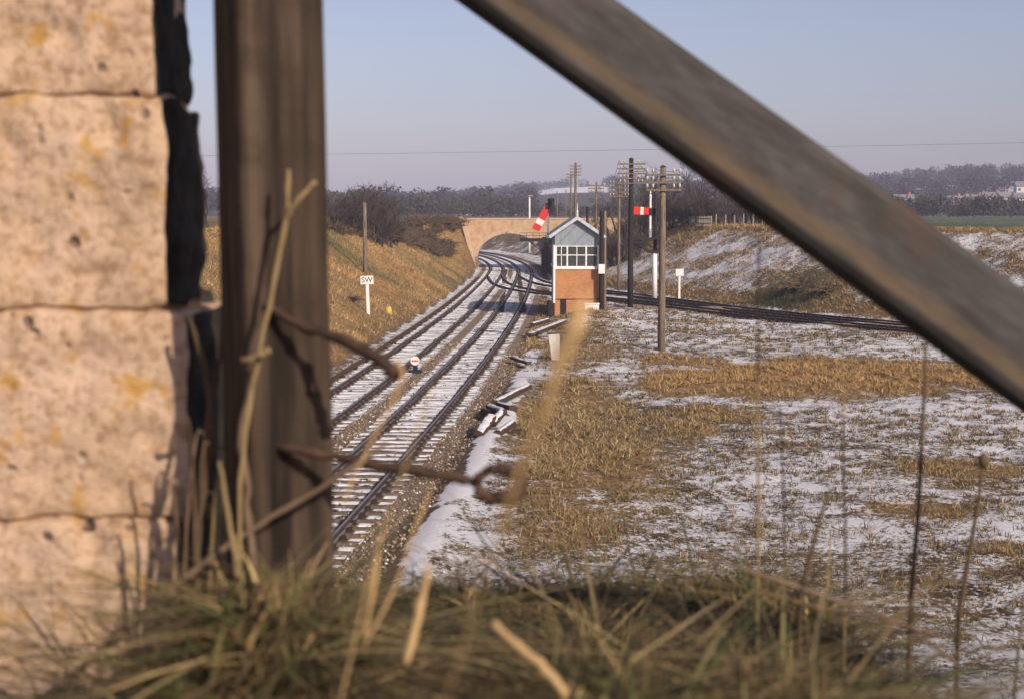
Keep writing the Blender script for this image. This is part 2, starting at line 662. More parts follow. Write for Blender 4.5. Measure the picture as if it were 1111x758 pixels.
# toe of the right-hand (north-east) bank
T_line = chaikin([(95, 10), (60, 44), (46, 61.5), (33.5, 77), (26, 88.5), (18.6, 100), (13.9, 111.5), (10.6, 121), (7.8, 132), (5.1, 147), (4.5, 172), (5.2, 195), (4.6, 222), (.8, 245), (-4.5, 265), (-12.5, 287), (-30, 318), (-60, 350), (-260, 420)], 2)
A_c, B_c = coarse(A_line, 26), coarse(B_line, 26)

# crest of the embankment on which the photographer stands
def crest(x):
    return 2.45 - 1.35 * sstep(.42, .80, x) + .0 * x


def height(x, y, detail=True):
    x = np.asarray(x, float)
    y = np.asarray(y, float)
    z = np.full(x.shape, -.20)
    # left cutting
    toe = xL(y) - 2.45 - sstep(180, 187, y) * 8
    dl = toe - x
    far_close = sstep(330, 360, y) * 40
    zl = np.clip((.60 + 1.7 * sstep(160, 171, y) * sstep(182, 180, y)) * (dl + far_close), 0, 5.7)
    zl = zl * sstep(14, 26, y) + 0 * zl
    dr = -sdist(x, y, T_line) * -1
    near_r = (y < 420)
    dr = np.where(near_r | (x > -260), dr, 20)
    zr = np.clip(.55 * dr, 0, 5.5)
    zz = np.maximum(zl, zr)
    soft = 1 - np.exp(-np.maximum(zz, 0) * 2)
    z = z + zz
    und = (fbm(x, y, 9, 3, 3) - .5)
    z = z + und * .5 * soft * (zz > 5) + und * .7 * soft * (zz <= 5)
    trk = np.minimum(np.minimum(np.abs(x - xL(y)), np.abs(x - xR(y))), 50)
    far_tr = sstep(1.9, 4.5, trk)
    fld = (zz < .02) * far_tr
    if detail:
        z = z + fld * ((fbm(x, y, 5, 9, 3) - .45) * .38 + (fbm(x, y, 1.3, 5, 3) - .5) * .20)
        z = z + sstep(.3, 1.5, zz) * (fbm(x, y, 1.6, 21, 3) - .5) * .45 * (zz < 5.3)
    # rise of rough grass in front of the signal box
    z = z + .80 * np.exp(-(((x - 5.0) / 2.0) ** 2 + ((y - 88.2) / 3.4) ** 2))
    # shallow snow-filled drain beside the right track
    dx_ = x - (xR(y) + 2.75)
    z = z + .22 * np.exp(-(dx_ / .55) ** 2) * sstep(20, 24, y) * sstep(62, 52, y)
    # far country
    azi = x / np.maximum(y, 1)
    crest_h = np.interp(azi, [-.6, -.2, -.12, -.06, 0, .03, .06, .12, .24, .30, .36, .6], [13, 13, 10, 12, 20, 26, 27, 23, 27, 34, 36, 35])
    ramp_ = sstep(430, 1150, y)
    hz_ = ramp_ * (crest_h - 5) * (1 + .25 * (fbm(x, y, 240, 31, 3) - .5))
    z = z + np.where(y > 380, hz_, 0)
    # embankment of the road
    cy = crest(x)
    d_out = np.maximum(np.maximum(y - cy, (-2.6 - x)), 0)
    ze = 5.83 - .66 * np.maximum(y - cy, 0) - 1.0 * np.maximum(-2.4 - x, 0)
    ze = ze + .21 * np.exp(-((y - 1.08) / .36) ** 2) * (sstep(-.44, -.24, x) + .34 * np.exp(-((x - .06) / .12) ** 2) + .20 * np.exp(-((x - .24) / .08) ** 2)) * sstep(.56, .34, x) + .21 * np.exp(-(((x + .26) / .15) ** 2 + ((y - 1.42) / .20) ** 2))
    ze = ze + .05 * (fbm(x, y, .5, 44, 3) - .5)
    ze = np.where(x > -9, ze, -9)
    z = np.maximum(z, np.where(y < 14, ze, -9))
    return z


def H(x, y):
    return float(height(np.array([x]), np.array([y]))[0])


def on_ground(u, v, ymin=10, ymax=400):
    """where the line of sight at a photo pixel meets the terrain"""
    d = ray(u, v)
    ysx = np.arange(ymin, ymax, .1)
    X = d.x / d.y * ysx
    Z = CAMZ + d.z / d.y * ysx
    hz_ = height(X, ysx)
    hit = np.where(Z <= hz_)[0]
    i = hit[0] if len(hit) else len(ysx) - 1
    return Vector((X[i], ysx[i], hz_[i]))


# ------------------------------------------------------------------ colours of the ground per place
def ground_cols(x, y):
    n = len(x)
    base = np.zeros((n, 3))
    straw = np.array([.33, .22, .10])
    orange = np.array([.45, .26, .105])
    brown = np.array([.17, .115, .065])
    green = np.array([.095, .105, .042])
    dirt = np.array([.17, .115, .072])
    f1 = fbm(x, y, 6, 51, 4)
    f2 = fbm(x, y, 2.2, 71, 4)
    f3 = fbm(x, y, 15, 61, 3)
    toe = xL(y) - 2.45
    dl = toe - x
    dr = sdist(x, y, T_line)
    left = (dl > 0) & (y > 14)
    right = dr > 0
    fld = ~left & ~right
    snow = np.zeros(n)
    # field
    w = sstep(.40, .62, f2)[:, None]
    base[:] = brown * .8 * (1 - w) + (straw * .5 + brown * .5) * w
    snow_f = .56 + (f1 - .5) * .65 + (f3 - .5) * .35
    def patch(px, py, rx, ry, rot=0.0):
        cx, cy_ = x - px, y - py
        e = ((cx * math.cos(rot) + cy_ * math.sin(rot)) / rx) ** 2 + ((-cx * math.sin(rot) + cy_ * math.cos(rot)) / ry) ** 2
        return np.exp(-np.maximum(0, e + (f2 - .5) * 1.1 + (f1 - .5) * .8) ** 1.5)
    rough = np.zeros(n)
    band = sstep(50.5, 56, y + (f1 - .5) * 12 + (f2 - .5) * 6) * sstep(67.5, 61.5, y + (f1 - .5) * 12 + (f2 - .5) * 8) * sstep(4.2, 6.2, x + (f2 - .5) * 2)
    rough = np.maximum(rough, band)
    for pp in ((2.3, 37.5, 2.2, 6.5), (1.4, 47, 1.3, 4), (3.0, 70, 2.2, 9), (2.8, 56, 1.6, 8), (4.4, 85, 2.8, 9), (.9, 31, 1.5, 3.4), (7.2, 47.5, 1.3, 2.2), (5.6, 44, .8, 1.8), (9.2, 31.5, 1.6, 1.6), (12.2, 37, 2, 1.6), (10.2, 28.0, 1.0, .8)):
        rough = np.maximum(rough, patch(*pp))
    near_trk = np.minimum(np.abs(x - xR(y)), np.abs(x - xL(y)))
    snow_f = snow_f - rough * (.40 + .25 * band)
    w = sstep(.15, .6, rough)[:, None]
    base = base * (1 - w) + (orange * .3 + straw * .5 + brown * .2) * w
    # cess beside the right track: dirt; then drain of smooth snow
    dxr = x - xR(y)
    cess = sstep(1.3, 1.6, dxr) * sstep(2.6, 2.2, dxr + (f2 - .5) * .6)
    base = base * (1 - cess[:, None]) + dirt * cess[:, None]
    snow_f = snow_f - cess * 1.2
    drain = np.exp(-((dxr - 2.75 + (f2 - .5) * 1.1) / .34) ** 4) * sstep(.30, .42, fbm(x, y, 1.1, 115, 3)) * sstep(20, 23, y) * sstep(100, 70, y) * np.where(y > 41, sstep(.45, .53, fbm(x * 0, y, 6.0, 15, 2)), 1)
    six = (dxr > -3.4) & (dxr < .2)
    # between and beside the tracks
    inner = sstep(3.2, 2.0, np.minimum(np.abs(x - xL(y) + 0), near_trk))
    snow_f = np.where((x < xR(y) + 1.4) & fld, .36 + .4 * sstep(50, 110, y), snow_f)
    base[(x < xR(y) + 1.4) & fld] = dirt
    snow_f = np.where((dl > -1.0) & fld, .35 + .3 * sstep(55, 90, y), snow_f)
    snow_f = np.maximum(snow_f, drain * 1.25 - (1 - drain) * .2)
    snow[fld] = snow_f[fld]
    # left bank
    w = sstep(.42, .6, f1)[:, None]
    w2 = sstep(.5, .68, f3)[:, None] * .65
    cl = straw * (1 - w) + orange * w
    cl = cl * (1 - w2) + (green * .8 + straw * .2) * w2
    w3 = (sstep(2.0, .3, dl) * .5)[:, None]
    cl = cl * (1 - w3) + dirt * .8 * w3
    top_l = sstep(9.5, 11, dl)[:, None]
    cl = cl * (1 - top_l * .35) + green * top_l * .35
    base[left] = cl[left]
    snow[left] = (-.35 + (f2 - .5) * .5)[left]
    # right bank: streaky snow
    q = fbm(x * 1.0 + y * .6, y * .45 - x * .2, 2.0, 81, 4)
    w = sstep(.4, .65, f2)[:, None]
    cr = (brown * .5 + straw * .5) * (1 - w) + straw * w
    base[right] = cr[right]
    sr = .55 + (q - .5) * .9 + (f1 - .5) * .4
    sr = sr - .65 * sstep(.0, 1, (2.0 - dr) / 1.6)
    sr = sr - .7 * sstep(9.3, 10.3, dr) * sstep(13.5, 12, dr)
    # dark green scrub at the foot of the bank on the right
    scrub = np.exp(-(((x - 19.2) / 4.2) ** 2 + ((y - 101.5) / 4.0) ** 2))
    sr = sr - scrub * 1.0
    # beyond the junction: snow-covered foot, orange grass above
    far = sstep(180, 186, y)
    sr = sr * (1 - far) + far * (.62 * sstep(5.2, 3.2, dr + (f1 - .5) * 3) - .30 + (f2 - .5) * 1.2)
    w = (far * sstep(3.2, 5.2, dr + (f1 - .5) * 3))[:, None]
    base[right] = (base * (1 - w) + np.array([.30, .2, .12]) * w)[right]
    mid_orange = ((y > 128) & (y <= 200) & (dr > 4))
    sr = np.where(mid_orange, sr - .35, sr)
    # green field on the plateau
    gf = sstep(14, 17, dr) * sstep(30, 44, x)
    base[right] = (base * (1 - gf[:, None]) + np.array([.105, .135, .062]) * gf[:, None])[right]
    sr = sr * (1 - gf) + gf * (.16 + (f3 - .5) * .5)
    pl = sstep(14, 17, dr) * (1 - sstep(30, 44, x))
    sr = sr - pl * .25
    snow[right] = sr[right]
    w = scrub[:, None] * right[:, None]
    base = base * (1 - w) + np.array([.085, .085, .04]) * w
    # far hills
    fh = sstep(430, 520, y)
    fhn = fbm(x, y, 130, 91, 3)
    hc = np.where((fhn > .52)[:, None], np.array([.075, .085, .05]), np.array([.085, .07, .06]))
    base = base * (1 - fh[:, None]) + hc * fh[:, None]
    snow = snow * (1 - fh) + fh * (.12 + .5 * sstep(.55, .7, fbm(x, y, 90, 95, 2)))
    azi = x / np.maximum(y, 1)
    sf = sstep(.016, .024, azi) * sstep(.070, .062, azi) * sstep(880, 900, y)
    snow = np.maximum(snow, sf * 1.5)
    # embankment
    emb = (y < 13) & (x > -9)
    base[emb] = np.array([.075, .062, .032]) * .8
    snow[emb] = -1
    return base, snow


def set_attr(me, name, data, kind='FLOAT'):
    a = me.attributes.new(name, 'FLOAT_COLOR' if kind == 'COLOR' else 'FLOAT', 'POINT')
    if kind == 'COLOR':
        full = np.ones((len(data), 4), np.float32)
        full[:, :3] = data
        a.data.foreach_set('color', full.ravel())
    else:
        a.data.foreach_set('value', np.asarray(data, np.float32))


def axis(bits):
    out = [np.arange(a, b_, s) for a, b_, s in bits]
    out.append([bits[-1][1]])
    return np.concatenate(out)


gx = axis([(-1500, -300, 60), (-300, -60, 12), (-60, -20, 1.0), (-20, -3, .33), (-3, 1.4, .16), (1.4, 32, .33), (32, 60, .8), (60, 140, 4), (140, 420, 14), (420, 1500, 60)])
gy = axis([(-220, -20, 20), (-20, 0, 1), (0, 4, .12), (4, 18, .5), (18, 66, .3), (66, 130, .42), (130, 200, .7), (200, 300, 1.2), (300, 460, 6), (460, 1400, 20), (1400, 2400, 80)])
X, Y = np.meshgrid(gx, gy)
fx, fy = X.ravel(), Y.ravel()
fz = height(fx, fy)
nx, ny = len(gx), len(gy)
me = bpy.data.meshes.new('ground')
co = np.stack([fx, fy, fz], 1).astype(np.float32)
idx = np.arange(nx * ny).reshape(ny, nx)
q = np.stack([idx[:-1, :-1], idx[:-1, 1:], idx[1:, 1:], idx[1:, :-1]], -1).reshape(-1, 4)


def np_mesh(me, co, loops, sizes, smooth=False):
    me.vertices.add(len(co))
    me.vertices.foreach_set('co', np.asarray(co, np.float32).ravel())
    me.loops.add(len(loops))
    me.loops.foreach_set('vertex_index', np.asarray(loops, np.int32))
    me.polygons.add(len(sizes))
    st = np.concatenate([[0], np.cumsum(sizes)[:-1]]).astype(np.int32)
    me.polygons.foreach_set('loop_start', st)
    me.update(calc_edges=True)
    if smooth:
        me.polygons.foreach_set('use_smooth', np.ones(len(sizes), bool))


np_mesh(me, co, q.ravel(), np.full(len(q), 4), True)
gb, gs = ground_cols(fx, fy)
set_attr(me, 'base', gb, 'COLOR')
set_attr(me, 'snow', gs)
near_a = (fx > -6) & (fy > 30) & (fy < 190)
for nm, ln in (('dL', L_line), ('dR', R_line)):
    sl = np.gradient(ln[:, 0], ln[:, 1])
    s_ = (fx - np.interp(fy, ln[:, 1], ln[:, 0])) / np.sqrt(1 + np.interp(fy, ln[:, 1], sl) ** 2)
    s_ = np.where(fy > 318, 50, s_)
    set_attr(me, nm, s_)
for nm, ln in (('dA', A_c), ('dB', B_c)):
    d_ = np.full(fx.shape, 50.0)
    d_[near_a] = sdist(fx[near_a], fy[near_a], ln)
    set_attr(me, nm, d_)
set_attr(me, 'tsnow', .24 + .36 * sstep(34, 58, fy))
set_attr(me, 'junc', sstep(112, 120, fy))
me.materials.append(M['ground'])
ground = bpy.data.objects.new('ground', me)
COL.objects.link(ground)
tag(ground, 'snow-dusted field, cutting banks and track ballast', 'ground', kind='structure')


# ------------------------------------------------------------------ grass
def blades(name, px, py, pz, h, w, cols, lean=.35, label=None, cat='grass', seed=1, segs=2, droop=.3, dirx=0.0, diry=0.0):
    r = np.random.default_rng(seed)
    n = len(px)
    a = r.uniform(0, 2 * np.pi, n)
    la = r.uniform(0, 2 * np.pi, n)
    lm = np.abs(r.normal(0, lean, n))
    dx, dy = np.cos(la) * lm + dirx, np.sin(la) * lm + diry
    sx_, sy_ = np.cos(a) * w / 2, np.sin(a) * w / 2
    vs, per = [], 0
    for k_ in range(segs):
        t = k_ / segs
        wf = 1 - .45 * t
        cx_ = px + dx * h * t * (1 + droop * t)
        cy_ = py + dy * h * t * (1 + droop * t)
        cz_ = pz + h * (t - droop * .6 * t * t * np.minimum(1, lm + .2))
        vs.append(np.stack([cx_ - sx_ * wf, cy_ - sy_ * wf, cz_], 1))
        vs.append(np.stack([cx_ + sx_ * wf, cy_ + sy_ * wf, cz_], 1))
    cx_ = px + dx * h * (1 + droop)
    cy_ = py + dy * h * (1 + droop)
    cz_ = pz + h * (1 - droop * .6 * np.minimum(1, lm + .2))
    vs.append(np.stack([cx_, cy_, cz_], 1))
    per = 2 * segs + 1
    co_ = np.stack(vs, 1).reshape(-1, 3)
    b0 = (np.arange(n) * per)[:, None]
    loops = []
    sz = []
    for k_ in range(segs - 1):
        loops.append(b0 + np.array([[2 * k_, 2 * k_ + 1, 2 * k_ + 3, 2 * k_ + 2]]))
        sz.append(4)
    loops.append(b0 + np.array([[2 * segs - 2, 2 * segs - 1, 2 * segs]]))
    sz.append(3)
    lp_ = np.concatenate(loops, 1).ravel()
    me_ = bpy.data.meshes.new(name)
    np_mesh(me_, co_, lp_, np.tile(np.array(sz), n))
    set_attr(me_, 'base', np.repeat(cols, per, 0), 'COLOR')
    me_.materials.append(M['blade'])
    o = bpy.data.objects.new(name, me_)
    COL.objects.link(o)
    tag(o, label, cat, kind='stuff')
    return o


def tufts(n_t, n_b, xr, yr, keep, spread, seed):
    """clumped base points: random tuft centres kept with probability keep(x, y)"""
    r = np.random.default_rng(seed)
    tx = r.uniform(*xr, n_t)
    ty = r.uniform(*yr, n_t)
    k_ = r.uniform(0, 1, n_t) < keep(tx, ty)
    tx, ty = tx[k_], ty[k_]
    size = r.uniform(.5, 1.25, len(tx))
    bx = np.repeat(tx, n_b) + r.normal(0, spread, len(tx) * n_b) * np.repeat(size, n_b)
    by = np.repeat(ty, n_b) + r.normal(0, spread, len(tx) * n_b) * np.repeat(size, n_b)
    return bx, by, np.repeat(size, n_b)


def colmix(n, palette, weights, seed, var=.25):
    r = np.random.default_rng(seed)
    p = np.array(palette)
    i = r.choice(len(p), n, p=np.array(weights) / sum(weights))
    return np.clip(p[i] * (1 + r.normal(0, var, n))[:, None], .008, .8)


STRAW, ORANGE, BROWN, GREEN, PALE = (.38, .26, .12), (.47, .28, .11), (.17, .11, .06), (.10, .12, .045), (.52, .41, .25)


def keep_field(x, y):
    bs, sn = ground_cols(x, y)
    dr = sdist(x, y, T_line)
    ok = (x > xR(y) + 2.1) & (dr < -.2) & (np.abs(x) < .40 * y)
    for ln in (A_c, B_c):
        ok &= np.abs(sdist(x, y, ln)) > 1.7
    inbox = (x > 2.4) & (x < 6) & (y > 91.5) & (y < 101)
    dxr = x - xR(y)
    drain = (np.abs(dxr - 2.75) < .75) & (y < 60)
    f = fbm(x, y, 1.6, 77, 3)
    p = np.clip(1.0 - sn, .0, 1) * sstep(.36, .58, f) + np.clip(.45 - sn, 0, 1) * .9
    return np.where(ok & ~inbox & ~drain, np.clip(p * .62, .10, 1), 0)


bx, by, sz = tufts(42000, 10, (-2, 32), (18.5, 112), keep_field, .085, 5)
bx2, by2, sz2 = tufts(16000, 11, (-1.5, 17), (18.5, 48), keep_field, .07, 55)
bx, by, sz = np.concatenate([bx, bx2]), np.concatenate([by, by2]), np.concatenate([sz, sz2 * .75])
_, sn_b = ground_cols(bx, by)
hh = (.08 + .11 * sz) * (1 + .9 * np.clip(.4 - sn_b, 0, 1)) * rng.uniform(.5, 1.2, len(bx))
cols_r = colmix(len(bx), [STRAW, (.36, .25, .13), BROWN, GREEN, PALE], [3, 3, 3, .8, .6], 3)
bnd = (sstep(51.5, 54, by) * sstep(66.5, 62.5, by) * sstep(4.2, 6.2, bx))[:, None]
cols_r = cols_r * (1 - bnd * .6) + np.array(ORANGE) * bnd * .6 * rng.uniform(.7, 1.1, (len(bx), 1))
cols_s = colmix(len(bx), [STRAW, BROWN, (.11, .075, .045), GREEN, PALE], [1.6, 3.2, 3, 1.2, .2], 33)
rm = np.clip(1.25 - sn_b * 2.6, 0, 1)[:, None]
cols = cols_r * rm + cols_s * (1 - rm)
blades('field_grass', bx, by, height(bx, by) - .02, hh, .012 + .0007 * np.clip(by - 15, 0, 60), cols, .95, 'dry straw-coloured tussock grass poking through the snowy field', seed=8)

def keep_left(x, y):
    toe = xL(y) - 2.45
    dl = toe - x
    return np.where((dl > .3) & (dl < 13) & (x > -.42 * y - 1) & (y < 173), .35 + .6 * sstep(.35, .6, fbm(x, y, 2, 19, 3)), 0)


bx, by, sz = tufts(42000, 7, (-26, -5), (40, 174), keep_left, .16, 6)
f1 = fbm(bx, by, 15, 61, 3)
f6 = fbm(bx, by, 6, 51, 4)
cols = colmix(len(bx), [STRAW, ORANGE, BROWN, PALE], [4, 4, 1.4, .8], 4, .2)
gm = (sstep(.5, .66, f1) * .7)[:, None]
cols = cols * (1 - gm) + np.array(GREEN) * 1.3 * gm
hh = (.12 + .24 * sz * sstep(.35, .65, fbm(bx, by, 1.3, 29, 3))) * rng.uniform(.5, 1.2, len(bx))
cols = cols * (.72 + .5 * sstep(.3, .7, fbm(bx, by, 1.7, 39, 4)))[:, None]
blades('bank_grass', bx, by, height(bx, by) - .03, hh, .03, cols, .45, 'long orange-brown dead grass covering the left cutting bank', seed=9, diry=-.1, dirx=.25)

def keep_right(x, y):
    _, sn = ground_cols(x, y)
    dr = sdist(x, y, T_line)
    q_ = fbm(x + y * .6, y * .45 - x * .2, 2.0, 81, 4)
    return np.where((dr > .1) & (dr < 15) & (x > -.05 * y), np.clip(1.0 - sn, 0, 1) * sstep(.62, .42, q_) + .20, 0)


bx, by, sz = tufts(60000, 8, (2, 52), (60, 215), keep_right, .15, 16)
cols = colmix(len(bx), [STRAW, ORANGE, BROWN, GREEN, PALE], [4, 2, 3, .5, .8], 14)
sc = np.exp(-(((bx - 19.2) / 4.2) ** 2 + ((by - 101.5) / 4.0) ** 2))[:, None]
cols = cols * (1 - sc) + np.array((.075, .08, .035)) * sc
hh = (.12 + .2 * sz) * rng.uniform(.5, 1.2, len(bx))
blades('slope_grass', bx, by, height(bx, by) - .03, hh, .035, cols, .5, 'straw grass tufts streaking the snowy right-hand bank', seed=19, dirx=-.3, diry=-.1)

# near grass on the embankment top, right in front of the camera
r = np.random.default_rng(23)
VPAL = [(.070, .078, .026), (.14, .12, .045), (.21, .145, .065), (.13, .082, .04), (.045, .035, .02), (.38, .27, .12)]


def verge(name, n, hlo, hhi, wlo, whi, lean, droop, wts, label, seed, y1):
    r = np.random.default_rng(seed)
    bx = r.uniform(-.95, .95, n)
    by = .78 + (y1 - .78) * r.uniform(0, 1, n)
    k_ = (by < crest(bx) + .25) & ~((np.abs(bx + .27) < .062) & (np.abs(by - 1.65) < .062)) & ~((bx < -.36) & (by > 1.68)) & (np.abs(bx) < .42 * by + .12)
    bx, by = bx[k_], by[k_]
    clump = fbm(bx, by, .16, 33, 3)
    hgt = (hlo + (hhi - hlo) * sstep(.3, .72, clump)) * r.uniform(.4, 1.15, len(bx))
    hgt *= np.interp(bx / by, [-.5, -.29, -.25, -.14, -.10, -.04, .0, .05, .09, .13, .19, .24, .30, .36], [.12, .22, 1.2, .9, .75, 1.0, 1.2, 1.3, 1.1, .8, 1.1, 1.0, .7, .5])
    cols = colmix(len(bx), VPAL, wts, seed + 1, .3) * (.65 + .7 * sstep(.3, .7, fbm(bx, by, .11, 37, 3)))[:, None]
    blades(name, bx, by, height(bx, by) - .015, hgt, r.uniform(wlo, whi, len(bx)), cols, lean, label, seed=seed, segs=4, droop=droop)


verge('verge_grass', 18000, .035, .11, .0015, .0045, 1.0, .9, [2.2, 2.6, 3, 3, 2.2, .8], 'rough green and brown grass on the embankment edge in front of the camera', 43, 2.9)
verge('matted_grass', 60000, .035, .085, .002, .007, 2.2, 1.0, [2.4, 2.4, 2.8, 3.4, 3.0, .9], 'flattened tangled dead grass matted under the rough verge grass', 53, 2.6)

# ------------------------------------------------------------------ railway tracks
prof = [(-.07, -.16), (-.07, -.135), (-.018, -.12), (-.016, -.055), (-.036, -.04), (-.036, -.004), (-.03, 0), (.03, 0), (.036, -.004), (.036, -.04), (.016, -.055), (.018, -.12), (.07, -.135), (.07, -.16)]


def offset_line(line, off):
    t = np.gradient(line, axis=0)
    t /= np.linalg.norm(t, axis=1)[:, None]
    return np.stack([line[:, 0] + t[:, 1] * off, line[:, 1] - t[:, 0] * off], 1)


def rail_mesh(line, off):
    ln, _ = resample(line, 2.0)
    t = np.gradient(ln, axis=0)
    t /= np.linalg.norm(t, axis=1)[:, None]
    mb = MB()
    npf = len(prof)
    for p_, tt in zip(ln, t):
        sx_, sy_ = tt[1], -tt[0]
        for a, z in prof:
            mb.v.append((p_[0] + sx_ * (off + a), p_[1] + sy_ * (off + a), z))
    for i in range(len(ln) - 1):
        for k_ in range(npf):
            k2 = (k_ + 1) % npf
            mb.f.append((i * npf + k_, i * npf + k2, (i + 1) * npf + k2, (i + 1) * npf + k_))
            mb.m.append(0)
    return mb


def sleeper_mesh(seed):
    rr = random.Random(seed)
    mb = MB()
    nseg = 9
    for i in range(nseg + 1):
        x = -1.3 + 2.6 * i / nseg
        for yv, zv in ((-.135, -.32), (-.135, -.185), (-.115, -.165), (.115, -.165), (.135, -.185), (.135, -.32)):
            mb.v.append((x, yv + rr.uniform(-.012, .012), zv + rr.uniform(-.008, .008)))
    for i in range(nseg):
        for k_ in range(6):
            k2 = (k_ + 1) % 6
            mb.f.append((i * 6 + k_, (i + 1) * 6 + k_, (i + 1) * 6 + k2, i * 6 + k2))
            mb.m.append(0)
    mb.f.append(tuple(range(6)))
    mb.f.append(tuple(nseg * 6 + k_ for k_ in range(6))[::-1])
    mb.m += [0, 0]
    for s_ in (-1, 1):
        for t_ in (-1, 1):
            mb.box((s_ * .7525 + t_ * .115, 0, -.125), (.11, .15, .085), None, 1)
    return mb


sl_meshes = [sleeper_mesh(i).mesh('sleeper', [M['sleeper'], M['chair']]) for i in range(4)]


sl_dark = [sleeper_mesh(i + 9).mesh('sleeper', [M['pole_dark'], M['chair']]) for i in range(2)]


def track(line, y_rng, label, n_ind=100, bare_to=0):
    root = empty('railway_track', (0, 0, 0), label, 'railway track', 'railway tracks at the junction')
    for s_ in (-1, 1):
        rail_mesh(line, s_ * .7525).build('rail', M['rail'], root)
    ln, s = resample(line, .74)
    t = np.gradient(ln, axis=0)
    ang = np.arctan2(t[:, 1], t[:, 0]) - math.pi / 2
    sel = [i for i in range(len(ln)) if y_rng[0] < ln[i, 1] < y_rng[1] and abs(ln[i, 0]) < .40 * ln[i, 1] + 1]
    sel.sort(key=lambda i: ln[i, 0] ** 2 + ln[i, 1] ** 2)
    for q_, i in enumerate(sel[:n_ind]):
        o = bpy.data.objects.new('sleeper', sl_dark[q_ % 2] if ln[i, 1] < bare_to else sl_meshes[q_ % 4])
        COL.objects.link(o)
        o.parent = root
        o.location = (ln[i, 0] + random.uniform(-.05, .05), ln[i, 1], random.uniform(-.012, .012))
        o.rotation_euler = (0, 0, ang[i] + random.uniform(-.02, .02))
    rest = sel[n_ind:]
    if rest:
        mb = MB()
        src = sleeper_mesh(77)
        for i in rest:
            ca, sa = math.cos(ang[i]), math.sin(ang[i])
            b0 = len(mb.v)
            mb.v += [(ln[i, 0] + x * ca - y * sa, ln[i, 1] + x * sa + y * ca, z) for x, y, z in src.v]
            mb.f += [tuple(j + b0 for j in f) for f in src.f]
            mb.m += src.m
        o = mb.build('distant_sleeper', [M['sleeper'], M['chair']], root)
        o['kind'] = 'stuff'
    return root


def cut(line, y0, y1):
    return line[(line[:, 1] >= y0) & (line[:, 1] <= y1)]


track(cut(R_line, 20, 300), (22, 172), 'right-hand main line track running past the brick signal box in snow')
track(cut(L_line, 30, 300), (33, 172), 'left-hand main line track hugging the foot of the orange grass bank')
track(A_line, (60, 150), 'nearer branch line track curving right behind the signal box', 100, 113)
track(B_line, (60, 150), 'farther branch line track along the foot of the snowy right bank', 100, 116)

# loose ballast stones lying on the six-foot, the cess and the cribs
def stones(n, seed):
    r = np.random.default_rng(seed)
    y = 24 + 50 * r.uniform(0, 1, n) ** 1.3
    x = xR(y) + r.uniform(-5.4, 2.3, n)
    dl_, dr_2 = np.abs(x - xL(y)), np.abs(x - xR(y))
    keep_ = (np.minimum(dl_, dr_2) > 1.25) | (r.uniform(0, 1, n) < .10)
    keep_ &= (np.abs(dl_ - .75) > .08) & (np.abs(dr_2 - .75) > .08)
    x, y = x[keep_], y[keep_]
    n = len(x)
    z = height(x, y)
    s_ = r.uniform(.018, .05, n)
    base = np.array([[1, 0, 0], [-1, 0, 0], [0, 1, 0], [0, -1, 0], [0, 0, 1], [0, 0, -1]], float)
    v = base[None] * s_[:, None, None] * r.uniform(.6, 1.3, (n, 6, 1))
    a = r.uniform(0, 6.28, n)
    ca, sa = np.cos(a)[:, None], np.sin(a)[:, None]
    vx = v[..., 0] * ca - v[..., 1] * sa + x[:, None]
    vy = v[..., 0] * sa + v[..., 1] * ca + y[:, None]
    vz = v[..., 2] * .8 + z[:, None] + .012
    co_ = np.stack([vx, vy, vz], -1).reshape(-1, 3)
    tri = np.array([[0, 2, 4], [2, 1, 4], [1, 3, 4], [3, 0, 4], [2, 0, 5], [1, 2, 5], [3, 1, 5], [0, 3, 5]])
    lp_ = ((np.arange(n) * 6)[:, None, None] + tri[None]).ravel()
    me_ = bpy.data.meshes.new('ballast_stone')
    np_mesh(me_, co_, lp_, np.full(n * 8, 3))
    cols = colmix(n, [(.34, .26, .18), (.20, .14, .095), (.11, .075, .05), (.62, .59, .58)], [3, 3, 2.4, .6], seed)
    set_attr(me_, 'base', np.repeat(cols, 6, 0), 'COLOR')
    me_.materials.append(M['blade'])
    o = bpy.data.objects.new('ballast_stone', me_)
    COL.objects.link(o)
    tag(o, 'loose brown ballast stones scattered between and beside the tracks', 'ballast', kind='stuff')


stones(30000, 61)

# point rodding beside the left track
root = empty('point_rodding', (0, 0, 0), 'dark point rodding run beside the left-hand track at the bank foot', 'point rodding')
rl = cut(L_line, 40, 150)
mb = MB()
for off in (-1.38, -1.48, -1.58):
    o_ = offset_line(rl, off)
    mb.tube([(a[0], a[1], -.06) for a in o_[::3]], .028, 6)
mb.build('rod', M['rust'], root)
mb = MB()
mb.box((0, 0, -.15), (.42, .16, .12))
st_me = mb.mesh('roller_stool', M['chair'])
o_ = offset_line(rl, -1.48)
for a in o_[::3]:
    st = bpy.data.objects.new('roller_stool', st_me)
    COL.objects.link(st)
    st.parent = root
    st.location = (a[0], a[1], 0)

# ------------------------------------------------------------------ signal box
bx0, bx1, by0, by1 = 2.77, 5.62, 92.0, 99.5
root = empty('signal_box', ((bx0 + bx1) / 2, by0, 0), 'small railway signal box with orange brick base, white windows and grey gable', 'signal box')
OX, OY = (bx0 + bx1) / 2, by0
def LB(mb, x0, x1, y0, y1, z0, z1, mi=0):
    mb.bbox(x0 - OX, x1 - OX, y0 - OY, y1 - OY, z0, z1, mi)


